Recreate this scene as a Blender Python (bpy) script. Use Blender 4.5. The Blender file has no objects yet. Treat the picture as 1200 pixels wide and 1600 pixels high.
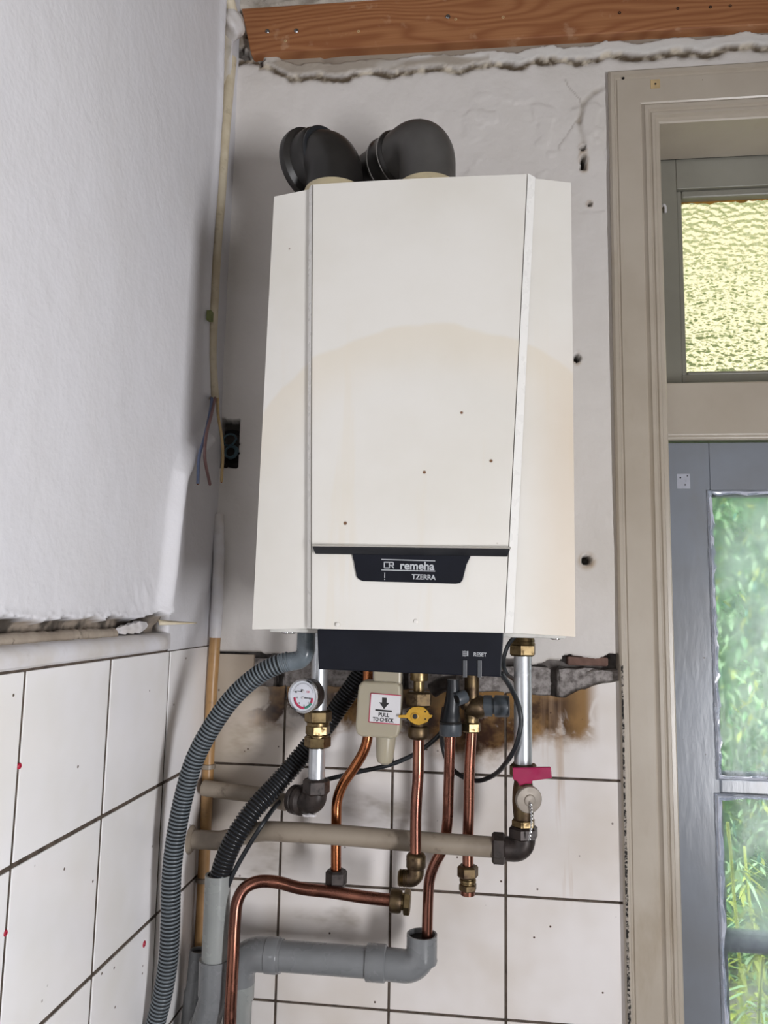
import bpy, bmesh, math, random
import numpy as np
from mathutils import Vector, Matrix

# ------------------------------------------------------------------ camera, world, lights, exposure
SC = bpy.context.scene
COL = SC.collection
CAM_P = np.array([0.431, -1.2345, 1.55]); PITCH, YAW, ROLL, FPX = math.radians(7.09), math.radians(6.947), math.radians(1.067), 1200.0

def cam_axes():
    ca, sa, cb, sb, cc, sc = math.cos(PITCH), math.sin(PITCH), math.cos(YAW), math.sin(YAW), math.cos(ROLL), math.sin(ROLL)
    Rz = np.array([[cb, -sb, 0], [sb, cb, 0], [0, 0, 1]])
    f = np.array([0, ca, sa]); u = np.array([0, -sa, ca]); r = np.array([1, 0, 0.])
    return Rz @ (cc*r + sc*u), Rz @ (-sc*r + cc*u), Rz @ f
CR, CU, CF = cam_axes()

def _dir(px, py): return CR*(px-600)/FPX + CU*(800-py)/FPX + CF
def B(px, py, Y=0.0):          # point of the photo read at depth plane y = Y
    d = _dir(px, py); return CAM_P + d*((Y-CAM_P[1])/d[1])
def L(px, py, X=0.0):          # point of the photo read on the plane x = X
    d = _dir(px, py); return CAM_P + d*((X-CAM_P[0])/d[0])

cam = bpy.data.cameras.new('camera'); co = bpy.data.objects.new('camera', cam); COL.objects.link(co)
cam.sensor_fit = 'VERTICAL'; cam.sensor_height = 36.0; cam.lens = 36.0*FPX/1600.0
cam.clip_start = 0.02; cam.clip_end = 200
M = Matrix.Identity(4)
for i in range(3):
    M[i][0], M[i][1], M[i][2], M[i][3] = CR[i], CU[i], -CF[i], CAM_P[i]
co.matrix_world = M
SC.camera = co

W = bpy.data.worlds.new('World'); SC.world = W; W.use_nodes = True
bg = W.node_tree.nodes['Background']; bg.inputs[0].default_value = (0.94, 0.97, 1.0, 1); bg.inputs[1].default_value = 3.8

def area(name, loc, target, sx, sy, power, color):
    l = bpy.data.lights.new(name, 'AREA'); l.shape = 'RECTANGLE'; l.size = sx; l.size_y = sy
    l.energy = power; l.color = color
    o = bpy.data.objects.new(name, l); COL.objects.link(o); o.location = loc
    o.rotation_euler = (Vector(target)-Vector(loc)).to_track_quat('-Z', 'Y').to_euler()
    return o
area('window_daylight', (1.69, -1.95, 1.15), (0.2, -1.0, 1.6), 0.34, 0.95, 58.0, (0.97, 0.97, 1.0))
area('rear_fill', (0.7, -3.13, 1.65), (0.5, 0, 1.6), 0.45, 0.5, 2.0, (0.96, 0.97, 1.0))  # weak fill lamp added behind the camera

SC.view_settings.view_transform = 'Standard'; SC.view_settings.look = 'None'
SC.view_settings.gamma = 1.0; SC.view_settings.use_curve_mapping = False
SC.view_settings.exposure = -0.17
SC.cycles.max_bounces = 10; SC.cycles.transparent_max_bounces = 16

rnd = random.Random(7)
# ------------------------------------------------------------------ materials
def lin(c):
    if isinstance(c, str):
        c = c.lstrip('#'); c = [int(c[i:i+2], 16)/255 for i in (0, 2, 4)]
    return tuple(((x/12.92) if x <= 0.04045 else ((x+0.055)/1.055)**2.4) for x in c[:3]) + (1.0,)

class NT:
    def __init__(s, name):
        s.m = bpy.data.materials.new(name); s.m.use_nodes = True
        s.t = s.m.node_tree; s.p = s.t.nodes['Principled BSDF']; s.out = s.t.nodes['Material Output']
    def n(s, typ, **kw):
        x = s.t.nodes.new('ShaderNode'+typ)
        for k, v in kw.items():
            if hasattr(x, k): setattr(x, k, v)
        return x
    def l(s, a, b): s.t.links.new(a, b)
    def v(s, sock, val):
        if hasattr(val, 'links') or isinstance(val, bpy.types.NodeSocket): s.l(val, sock)
        else: sock.default_value = val
    def math(s, op, a, b=0.0, c=None, clamp=False):
        x = s.n('Math', operation=op); x.use_clamp = clamp
        s.v(x.inputs[0], a); s.v(x.inputs[1], b)
        if c is not None: s.v(x.inputs[2], c)
        return x.outputs[0]
    def mr(s, val, a, b, c=0.0, d=1.0, smooth=True):
        x = s.n('MapRange'); x.interpolation_type = 'SMOOTHSTEP' if smooth else 'LINEAR'
        s.v(x.inputs[0], val)
        for i, q in enumerate((a, b, c, d)): s.v(x.inputs[i+1], q)
        return x.outputs[0]
    def pos(s):
        g = s.n('NewGeometry'); return g.outputs['Position']
    def scaled(s, vec, sc):
        x = s.n('Mapping'); s.l(vec, x.inputs[0]); x.inputs['Scale'].default_value = sc; return x.outputs[0]
    def noise(s, vec, scale, detail=4.0, rough=0.55, dist=0.0):
        x = s.n('TexNoise'); s.l(vec, x.inputs['Vector']); x.inputs['Scale'].default_value = scale
        x.inputs['Detail'].default_value = detail; x.inputs['Roughness'].default_value = rough; x.inputs['Distortion'].default_value = dist
        return x.outputs[0]
    def voro(s, vec, scale, out='Distance', feature='F1'):
        x = s.n('TexVoronoi'); x.feature = feature; s.l(vec, x.inputs['Vector']); x.inputs['Scale'].default_value = scale
        return x.outputs[out]
    def mix(s, fac, a, b, mode='MIX'):
        x = s.n('Mix'); x.data_type = 'RGBA'; x.blend_type = mode
        s.v(x.inputs[0], fac); s.v(x.inputs[6], a); s.v(x.inputs[7], b); return x.outputs[2]
    def bump(s, h, strength=0.3, dist=0.002, normal=None):
        x = s.n('Bump'); s.v(x.inputs['Height'], h); x.inputs['Strength'].default_value = strength
        x.inputs['Distance'].default_value = dist
        if normal is not None: s.l(normal, x.inputs['Normal'])
        s.l(x.outputs[0], s.p.inputs['Normal']); return x.outputs[0]
    def xyz(s, vec):
        x = s.n('SeparateXYZ'); s.l(vec, x.inputs[0]); return x.outputs
    def base(s, c): s.v(s.p.inputs['Base Color'], c)
    def rough(s, c): s.v(s.p.inputs['Roughness'], c)
    def metal(s, c): s.v(s.p.inputs['Metallic'], c)

MATS = {}
def simple(name, col, rough=0.5, metal=0.0, var=0.12, scale=40.0, bump=0.0, bscale=200.0, col2=None, spec=0.5, dirt=0.0, dirtcol='#4a3a2a'):
    if name in MATS: return MATS[name]
    t = NT(name); p = t.pos()
    c1 = lin(col); c2 = lin(col2) if col2 else tuple(x*(1-var*2) for x in c1[:3])+(1,)
    n = t.noise(p, scale)
    c = t.mix(t.mr(n, 0.35, 0.7), c1, c2)
    if dirt > 0:
        d = t.mr(t.noise(p, scale*2.3, 6, 0.7), 0.56, 0.7, 0, dirt)
        c = t.mix(d, c, lin(dirtcol))
    t.base(c); t.metal(metal)
    t.rough(t.mr(t.noise(p, scale*1.7), 0.3, 0.7, max(rough-0.07, 0.03), rough+0.08))
    t.p.inputs['Specular IOR Level'].default_value = spec
    if bump > 0: t.bump(t.noise(p, bscale), bump, 0.001)
    MATS[name] = t.m; return t.m

def plaster_mat():
    t = NT('plaster'); p = t.pos()
    a = t.n('VertexColor'); a.layer_name = 'Col'
    n = t.noise(p, 9, 5, 0.6)
    c = t.mix(t.mr(n, 0.3, 0.75, 0.0, 0.10), a.outputs[0], lin('#b8b0a0'))
    t.base(c); t.rough(0.62); t.p.inputs['Specular IOR Level'].default_value = 0.3
    h = t.math('ADD', t.math('MULTIPLY', t.noise(p, 130, 3, 0.5), 0.9), t.math('MULTIPLY', t.noise(p, 34, 3, 0.5), 0.9))
    t.bump(h, 0.22, 0.0035)
    return t.m
def tile_mat(back):
    t = NT('back_tile_glaze' if back else 'left_tile_glaze'); p = t.pos(); s = t.xyz(p)
    c = lin('#f1ecea') if back else lin('#f4f2f4')
    c = t.mix(t.mr(t.noise(p, 6, 3), 0.3, 0.75), c, lin('#ddd4cb') if back else lin('#ebe8e4'))
    if back:
        wob = t.noise(p, 22, 5, 0.6); wob2 = t.noise(p, 9, 3, 0.5)
        z = t.math('ADD', s[2], t.math('MULTIPLY', t.math('SUBTRACT', wob, 0.5), 0.075))
        z = t.math('ADD', z, t.math('MULTIPLY', t.math('SUBTRACT', wob2, 0.5), 0.06))
        low = t.mr(t.math('ABSOLUTE', t.math('SUBTRACT', s[0], 0.42)), 0.02, 0.11, 0.035, 0.0)
        z = t.math('ADD', z, low)
        band = t.math('MULTIPLY', t.mr(z, 1.335, 1.375), t.mr(s[0], 0.595, 0.622, 1, 0))
        band = t.math('MULTIPLY', band, t.mr(s[0], 0.03, 0.12, 0.2, 1))
        flake = t.mr(t.noise(p, 16, 4, 0.55, 0.6), 0.55, 0.64, 1.0, 0.25)
        band = t.math('MULTIPLY', band, flake)
        core = t.math('MULTIPLY', t.mr(z, 1.345, 1.378), t.mr(z, 1.405, 1.432, 1, 0.1))
        core = t.math('MULTIPLY', core, t.mr(t.noise(p, 12, 4, 0.6), 0.34, 0.54))
        core = t.math('MULTIPLY', core, t.mr(s[0], 0.55, 0.6, 1, 0))
        def blob(x0, z0, rx, rz):
            a = t.math('DIVIDE', t.math('SUBTRACT', s[0], x0), rx); b = t.math('DIVIDE', t.math('SUBTRACT', z, z0), rz)
            return t.mr(t.math('ADD', t.math('MULTIPLY', a, a), t.math('MULTIPLY', b, b)), 0.1, 1.1, 0.95, 0.0)
        for q in ((.19, 1.398, .085, .026), (.36, 1.39, .07, .03), (.475, 1.385, .05, .03), (.53, 1.40, .04, .022)):
            bl = blob(*q); core = t.math('MAXIMUM', core, t.math('MULTIPLY', bl, t.mr(t.noise(p, 30, 5, 0.65), 0.3, 0.6))); band = t.math('MAXIMUM', band, t.math('MULTIPLY', bl, 0.9))
        bc = t.mix(core, lin('#937044'), lin('#351c0c'))
        c = t.mix(t.math('MULTIPLY', band, 1.0), c, bc)
        # dingy film on the upper left tiles, and long runs
        film = t.math('MULTIPLY', t.mr(s[0], 0.20, 0.02), t.mr(s[2], 1.05, 1.30))
        film = t.math('MULTIPLY', film, t.math('SUBTRACT', 1.0, band))
        c = t.mix(t.math('MULTIPLY', film, 0.75), c, lin('#a8977e'))
        run = t.mr(t.noise(t.scaled(p, (26, 26, 1.6)), 1.0, 4, 0.6), 0.56, 0.66)
        run = t.math('MULTIPLY', run, t.mr(s[0], 0.50, 0.56)); run = t.math('MULTIPLY', run, t.mr(s[0], 0.60, 0.622, 1, 0))
        run = t.math('MULTIPLY', run, t.mr(s[2], 1.10, 1.15))
        c = t.mix(t.math('MULTIPLY', run, 0.5), c, lin('#b89878'))
        # sooty smears below the pipes
        sm = t.mr(t.noise(t.scaled(p, (7, 7, 15)), 1.0, 4, 0.6), 0.52, 0.72)
        sm = t.math('MULTIPLY', sm, t.mr(s[0], 0.42, 0.30)); sm = t.math('MULTIPLY', sm, t.mr(s[2], 1.0, 1.08))
        c = t.mix(t.math('MULTIPLY', sm, 0.55), c, lin('#8a7a62'))
        kind = '#4a3326'
    else:
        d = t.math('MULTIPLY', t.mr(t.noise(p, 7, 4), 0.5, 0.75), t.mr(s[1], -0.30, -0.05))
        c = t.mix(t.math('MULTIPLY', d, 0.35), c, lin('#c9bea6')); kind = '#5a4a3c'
    # fly specks
    v = t.voro(p, 42, 'Distance'); vc = t.voro(p, 42, 'Color')
    cr = t.n('SeparateColor'); t.l(vc, cr.inputs[0])
    sp = t.math('MULTIPLY', t.mr(v, 0.05, 0.085, 1, 0), t.mr(cr.outputs[0], 0.45 if back else 0.9, 0.75 if back else 0.99))
    c = t.mix(sp, c, lin(kind))
    t.base(c); t.rough(0.22); t.p.inputs['Specular IOR Level'].default_value = 0.5
    t.bump(t.noise(p, 9, 1), 0.05, 0.004)
    return t.m
def casing_mat():
    t = NT('boiler_white_enamel'); p = t.pos(); s = t.xyz(p)
    c = t.mix(t.mr(t.noise(p, 5, 4), 0.35, 0.75), lin('#dfdcd6'), lin('#d7d3ca'))
    dx = t.math('SUBTRACT', s[0], 0.375); dz = t.math('SUBTRACT', s[2], 1.635)
    w = t.math('MULTIPLY', t.math('SUBTRACT', t.noise(p, 9, 3), 0.5), 0.03)
    r = t.math('ADD', t.math('SQRT', t.math('ADD', t.math('MULTIPLY', dx, dx), t.math('MULTIPLY', dz, dz))), w)
    ring = t.math('MULTIPLY', t.mr(r, 0.17, 0.248), t.mr(r, 0.247, 0.253, 1, 0))
    ring = t.math('MULTIPLY', ring, t.mr(s[2], 1.66, 1.75))
    c = t.mix(t.math('MULTIPLY', ring, 0.26), c, lin('#d3c09a'))
    run = t.mr(t.noise(t.scaled(p, (30, 30, 2.2)), 1.0, 4, 0.6), 0.55, 0.68)
    run = t.math('MULTIPLY', run, t.mr(s[2], 1.95, 1.75))
    c = t.mix(t.math('MULTIPLY', run, 0.2), c, lin('#d9cbb0'))
    side = t.math('MULTIPLY', t.mr(s[0], 0.47, 0.54), t.mr(s[2], 1.92, 1.72))
    c = t.mix(t.math('MULTIPLY', side, 0.45), c, lin('#cbb497'))
    v = t.voro(p, 24, 'Distance'); cr = t.n('SeparateColor'); t.l(t.voro(p, 24, 'Color'), cr.inputs[0])
    sp = t.math('MULTIPLY', t.mr(v, 0.035, 0.065, 1, 0), t.mr(cr.outputs[0], 0.45, 0.75))
    c = t.mix(sp, c, lin('#6a4626'))
    t.base(c); t.rough(0.33); t.bump(t.noise(p, 260, 2), 0.05, 0.0006)
    return t.m
def wood_mat():
    t = NT('pine'); p = t.pos(); s = t.xyz(p)
    q = t.scaled(p, (1.1, 8, 24))
    big = t.noise(t.scaled(p, (2.2, 3, 9)), 1.0, 2, 0.5)
    ph = t.math('ADD', t.math('MULTIPLY', s[2], 560.0), t.math('MULTIPLY', big, 95.0))
    gr = t.math('POWER', t.math('ADD', t.math('MULTIPLY', t.math('SINE', ph), 0.5), 0.5), 1.6)
    c = t.mix(t.math('MULTIPLY', gr, 0.65), lin('#ad7850'), lin('#8a5233'))
    c = t.mix(t.mr(t.noise(t.scaled(p, (4, 60, 220)), 1.0, 3), 0.35, 0.7, 0, 0.4), c, lin('#8a5230'))
    c = t.mix(t.mr(t.noise(p, 26, 4), 0.6, 0.72, 0, 0.3), c, lin('#d9b898'))
    t.base(c); t.rough(0.45); t.bump(gr, 0.05, 0.0005)
    return t.m
def paint_mat(name, col, col2, rough=0.3, stain='#8a7350', stain_amt=0.3, zs=(0, 0)):
    t = NT(name); p = t.pos()
    c = t.mix(t.mr(t.noise(p, 7, 4), 0.3, 0.75), lin(col), lin(col2))
    st = t.mr(t.noise(t.scaled(p, (14, 14, 5)), 1.0, 5, 0.6), 0.55, 0.75)
    c = t.mix(t.math('MULTIPLY', st, stain_amt), c, lin(stain))
    v = t.voro(p, 30, 'Distance'); cr = t.n('SeparateColor'); t.l(t.voro(p, 30, 'Color'), cr.inputs[0])
    c = t.mix(t.math('MULTIPLY', t.mr(v, 0.03, 0.05, 1, 0), t.mr(cr.outputs[0], 0.8, 0.95)), c, lin('#4a3c2c'))
    t.base(c); t.rough(rough); t.bump(t.noise(t.scaled(p, (1, 1, 0.25)), 60, 4), 0.16, 0.002)
    return t.m
def metal_mat(name, c1, c2, rough, tarn='#2c1a12', amt=0.3, scale=25, sc=(1, 1, 0.35), metal=1.0):
    t = NT(name); p = t.pos()
    c = t.mix(t.mr(t.noise(t.scaled(p, sc), scale, 4), 0.35, 0.7), lin(c1), lin(c2))
    d = t.mr(t.noise(p, scale*2.0, 5, 0.65), 0.52, 0.7)
    c = t.mix(t.math('MULTIPLY', d, amt), c, lin(tarn))
    t.base(c); t.metal(metal); t.rough(t.math('ADD', t.math('MULTIPLY', d, 0.2), rough))
    return t.m
def pane_mat():
    t = NT('clear_glass'); tr = t.n('BsdfTransparent'); gl = t.n('BsdfGlossy'); gl.inputs['Roughness'].default_value = 0.02
    f = t.n('Fresnel'); f.inputs[0].default_value = 1.12
    m = t.n('MixShader'); t.l(f.outputs[0], m.inputs[0]); t.l(tr.outputs[0], m.inputs[1]); t.l(gl.outputs[0], m.inputs[2]); t.l(m.outputs[0], t.out.inputs[0])
    tr.inputs[0].default_value = (0.95, 0.98, 0.97, 1)
    return t.m
def film_mat(name='plastic_film', rr=0.2):
    t = NT(name); p = t.pos()
    rf = t.n('BsdfRefraction'); rf.inputs['Roughness'].default_value = rr; rf.inputs['IOR'].default_value = 1.04
    rf.inputs[0].default_value = (0.93, 0.97, 1.0, 1)
    tl = t.n('BsdfTranslucent'); tl.inputs[0].default_value = (0.9, 0.95, 1.0, 1)
    gl = t.n('BsdfGlossy'); gl.inputs['Roughness'].default_value = 0.22
    bm = t.n('Bump'); bm.inputs['Strength'].default_value = 0.4; bm.inputs['Distance'].default_value = 0.004
    t.l(t.noise(t.scaled(p, (30, 30, 8)), 1.0, 3), bm.inputs['Height']); t.l(bm.outputs[0], gl.inputs['Normal'])
    m1 = t.n('MixShader'); t.l(t.mr(t.noise(p, 12, 4), 0.3, 0.75, 0.20, 0.46), m1.inputs[0]); t.l(rf.outputs[0], m1.inputs[1]); t.l(tl.outputs[0], m1.inputs[2])
    m2 = t.n('MixShader'); m2.inputs[0].default_value = 0.012; t.l(m1.outputs[0], m2.inputs[1]); t.l(gl.outputs[0], m2.inputs[2]); t.l(m2.outputs[0], t.out.inputs[0])
    return t.m
def hammered_mat():
    t = NT('hammered_glass'); p = t.pos()
    q = t.scaled(p, (1, 0.2, 1.25))
    h = t.math('ADD', t.voro(q, 95, 'Distance', 'SMOOTH_F1'), t.math('MULTIPLY', t.noise(q, 110, 2), 0.5))
    bm = t.n('Bump'); bm.inputs['Strength'].default_value = 1.0; bm.inputs['Distance'].default_value = 0.009; t.l(h, bm.inputs['Height'])
    rf = t.n('BsdfRefraction'); rf.inputs['IOR'].default_value = 1.4; rf.inputs['Roughness'].default_value = 0.06
    t.l(bm.outputs[0], rf.inputs['Normal']); rf.inputs[0].default_value = (0.56, 0.50, 0.32, 1)
    tl = t.n('BsdfTranslucent'); tl.inputs[0].default_value = (0.50, 0.45, 0.28, 1); t.l(bm.outputs[0], tl.inputs['Normal'])
    gl = t.n('BsdfGlossy'); gl.inputs['Roughness'].default_value = 0.08; t.l(bm.outputs[0], gl.inputs['Normal'])
    m1 = t.n('MixShader'); m1.inputs[0].default_value = 0.45; t.l(rf.outputs[0], m1.inputs[1]); t.l(tl.outputs[0], m1.inputs[2])
    m2 = t.n('MixShader'); m2.inputs[0].default_value = 0.05; t.l(m1.outputs[0], m2.inputs[1]); t.l(gl.outputs[0], m2.inputs[2]); t.l(m2.outputs[0], t.out.inputs[0])
    return t.m
def milky_mat():
    t = NT('milky_plastic'); p = t.pos()
    t.base(lin('#b4ab96')); t.rough(0.35); t.p.inputs['Subsurface Weight'].default_value = 0.4
    t.p.inputs['Subsurface Radius'].default_value = (0.02, 0.018, 0.012); t.p.inputs['Subsurface Scale'].default_value = 0.5
    t.p.inputs['Transmission Weight'].default_value = 0.15
    return t.m

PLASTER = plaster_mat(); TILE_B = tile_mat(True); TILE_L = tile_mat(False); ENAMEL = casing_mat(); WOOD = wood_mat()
TRIMP = paint_mat('frame_paint', '#beb4a6', '#b2a798', 0.28)
SASHP = paint_mat('sash_paint', '#8f8d82', '#838177', 0.28)
DOORP = paint_mat('door_paint', '#8f959f', '#888b90', 0.24, '#857a58', 0.25)
COPPER = metal_mat('copper', '#a06c5a', '#765046', 0.27, '#40261f', 0.5)
COPPER_BRIGHT = metal_mat('bright_copper', '#b9764e', '#8c5238', 0.22, '#4a2618', 0.4)
BRASS = metal_mat('brass', '#8a7858', '#6e5e44', 0.36, '#4a371e', 0.5, 60, (1, 1, 1))
BRASS_DULL = metal_mat('dull_brass', '#6e5e46', '#54463a', 0.45, '#33271a', 0.5, 60, (1, 1, 1))
STEEL = metal_mat('galvanised_steel', '#d6d9dd', '#b9bdc2', 0.36, '#85868a', 0.2, 30, metal=0.85)
CHROME = metal_mat('chrome', '#c9c9cb', '#b4b4b6', 0.15, '#77777a', 0.2)
GUNMETAL = metal_mat('grimy_fitting', '#403835', '#2e2826', 0.42, '#1c1816', 0.5, 60, (1, 1, 1), 0.4)
BEIGEPIPE = simple('beige_pipe_paint', '#95897a', 0.45, 0, 0.12, 14, 0.15, 120, col2='#7c7062', dirt=0.6)
OCHREPIPE = simple('ochre_pipe_paint', '#b08a5c', 0.45, 0, 0.1, 14, 0.15, 120, col2='#987246', dirt=0.4)
CREAMPIPE = simple('cream_conduit', '#d8cdb6', 0.5, 0, 0.1, 20, 0.2, 90, col2='#c0b296', dirt=0.35, dirtcol='#7a6848')
GREYPVC = simple('grey_pvc', '#7e8082', 0.25, 0, 0.04, 12, 0.02, 40, col2='#747678')
PALEPVC = simple('pale_grey_pvc', '#9a9d9b', 0.22, 0, 0.04, 12, 0.02, 40, col2='#8e918f')
HOSEGREY = simple('hose_grey', '#6a7278', 0.3, 0, 0.06, 20)
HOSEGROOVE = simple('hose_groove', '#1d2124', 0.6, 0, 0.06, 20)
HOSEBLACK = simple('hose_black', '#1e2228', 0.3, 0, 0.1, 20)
BLACKPVC = simple('black_pvc', '#242221', 0.36, 0, 0.1, 14, 0.05, 50, col2='#302e2c', dirt=0.12, dirtcol='#54504c')
DUSTYPVC = simple('dusty_black_pvc', '#464442', 0.42, 0, 0.1, 10, 0.05, 60, col2='#585654', dirt=0.15, dirtcol='#7a7672')
BLACKPANEL = simple('panel_black', '#14161f', 0.45, 0, 0.1, 30, 0.05, 300, spec=0.18)
BLACKTRIM = simple('handle_black', '#1b1c20', 0.45, 0, 0.1, 30)
PLUGBLACK = simple('black_plastic', '#25282c', 0.35, 0, 0.1, 30)
GREYPLASTIC = simple('slate_plastic', '#4c5258', 0.35, 0, 0.08, 30)
PRINT = simple('silver_print', '#b9bcc0', 0.4, 0, 0.02)
BUTTON = simple('grey_button', '#4c4e52', 0.35, 0, 0.05)
LITEDGE = simple('lit_edge_white', '#f0eeea', 0.3, 0, 0.01)
CREAM = simple('cream_socket', '#d9cba8', 0.4, 0, 0.06, 30, dirt=0.2)
YELLOW = simple('yellow_handle', '#c99a2a', 0.4, 0, 0.1, 60, dirt=0.25, dirtcol='#6a4c16')
MAGENTA = simple('red_lever', '#a3164e', 0.38, 0, 0.08, 40)
RED = simple('red_plug', '#b01f3c', 0.5, 0, 0.1, 60)
REDPRINT = simple('red_print', '#c23a5c', 0.5, 0, 0.02)
GREENPRINT = simple('green_print', '#4a8a78', 0.5, 0, 0.02)
BLACKPRINT = simple('black_print', '#1c1a1a', 0.5, 0, 0.02)
PAPER = simple('white_label', '#dcdadc', 0.4, 0, 0.02)
DIAL = simple('dial_white', '#e2e4ec', 0.3, 0, 0.02)
CAPGREY = simple('zinc_cap', '#9c9287', 0.5, 0.15, 0.08, 60)
GROUT = simple('grout', '#5c5046', 0.85, 0, 0.2, 60, 0.4, 300, col2='#3c322a')
MORTAR = simple('mortar', '#86807c', 0.95, 0, 0.2, 50, 0.9, 160, col2='#635c58', dirt=0.4, dirtcol='#3c3632')
BRICKM = simple('grey_brick', '#a39d9a', 0.95, 0, 0.2, 110, 1.0, 260, col2='#6e6865', dirt=0.7, dirtcol='#4a4543')
BRICKRED = simple('red_brick', '#7c6056', 0.95, 0, 0.15, 60, 0.8, 220)
DARK = simple('dark_cavity', '#14110f', 0.9, 0, 0.1)
TRIMWHITE = simple('white_gloss_moulding', '#dedce0', 0.4, 0, 0.08, 14, 0.3, 90, col2='#cfc9c4', dirt=0.15, dirtcol='#8a7c6c')
WALLPAINT = simple('room_taupe', '#6c655c', 0.7, 0, 0.04, 8, 0.2, 120)
LEFTPAINT = simple('left_wall_white', '#d8d7da', 0.7, 0, 0.03, 8, 0.2, 120)
FLOORM = simple('floor_boards', '#40372e', 0.6, 0, 0.12, 10)
PATCH = simple('pale_paint_patch', '#b9bcc8', 0.5, 0, 0.05, 60)
BAREWOOD = simple('bare_wood', '#cbb083', 0.7, 0, 0.1, 80)
PANE = pane_mat(); FILM = film_mat(); FILM_CLEAR = film_mat('clear_plastic_film', 0.07); HAMMER = hammered_mat(); MILK = milky_mat()
WRINKLE = simple('film_edge', '#d8dcea', 0.16, 0, 0.05, 30, 0.5, 60, spec=0.8)
WB, WN, WY, WT = simple('blue_wire', '#6d7a9c', 0.4), simple('brown_wire', '#8f6d6c', 0.4), simple('yellow_wire', '#c4a878', 0.4), simple('teal_wire', '#3c5660', 0.35)
LEAF = [simple('leaf_green', '#86b878', 0.4, 0, 0.2, 3), simple('leaf_pale', '#bfe0a8', 0.4, 0, 0.2, 3), simple('leaf_dark', '#5f9a78', 0.45, 0, 0.2, 3), simple('leaf_yellow', '#d4de62', 0.4, 0, 0.2, 3)]
for m in LEAF:
    m.node_tree.nodes['Principled BSDF'].inputs['Transmission Weight'].default_value = 0.0
SOIL = simple('garden_soil', '#8c8672', 0.9, 0, 0.2, 5)

# ------------------------------------------------------------------ mesh helpers
def nrm(v): v = np.asarray(v, float); return v/np.linalg.norm(v)
def frame(d, up=None):
    d = nrm(d); up = np.array(up if up is not None else ([0, 0, 1] if abs(d[2]) < 0.9 else [0, -1, 0]), float)
    x = nrm(np.cross(up, d)); y = np.cross(d, x); return x, y, d
def smooth_path(pts, n=8):
    P = [np.asarray(p, float) for p in pts]
    if len(P) < 3: return [P[0]+(P[1]-P[0])*t for t in np.linspace(0, 1, n+1)]
    Q = [2*P[0]-P[1]]+P+[2*P[-1]-P[-2]]; out = []
    for i in range(1, len(Q)-2):
        a, b, c, d = Q[i-1:i+3]
        t1 = max(np.linalg.norm(b-a)**.5, 1e-5); t2 = max(np.linalg.norm(c-b)**.5, 1e-5); t3 = max(np.linalg.norm(d-c)**.5, 1e-5)
        m1 = ((b-a)/t1-(c-a)/(t1+t2)+(c-b)/t2)*t2; m2 = ((c-b)/t2-(d-b)/(t2+t3)+(d-c)/t3)*t2
        for k in range(n):
            t = k/n
            out.append((2*t**3-3*t*t+1)*b+(t**3-2*t*t+t)*m1+(-2*t**3+3*t*t)*c+(t**3-t*t)*m2)
    out.append(P[-1]); return out
def fillet(pts, r, n=8):
    P = [np.asarray(p, float) for p in pts]; out = [P[0]]
    for i in range(1, len(P)-1):
        a, b, c = P[i-1:i+2]; u, v = nrm(a-b), nrm(c-b)
        ang = math.acos(max(-1, min(1, u@v)))
        if math.pi-ang < 0.02: out.append(b); continue
        rr = r[i-1] if isinstance(r, (list, tuple)) else r
        t = min(rr/math.tan(ang/2), np.linalg.norm(a-b)*.95, np.linalg.norm(c-b)*.95); rr = t*math.tan(ang/2)
        ctr = b+nrm(u+v)*rr/math.sin(ang/2); s = b+u*t-ctr; e = b+v*t-ctr
        tot = math.acos(max(-1, min(1, nrm(s)@nrm(e))))
        for k in range(n+1):
            f = k/n; out.append(ctr+(math.sin((1-f)*tot)*s+math.sin(f*tot)*e)/math.sin(tot))
    out.append(P[-1]); return out
def resample(path, step):
    P = np.array(path); d = np.r_[0, np.cumsum(np.linalg.norm(np.diff(P, axis=0), axis=1))]
    n = max(2, int(d[-1]/step)); t = np.linspace(0, d[-1], n+1)
    return [np.array([np.interp(x, d, P[:, k]) for k in range(3)]) for x in t], t

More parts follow.
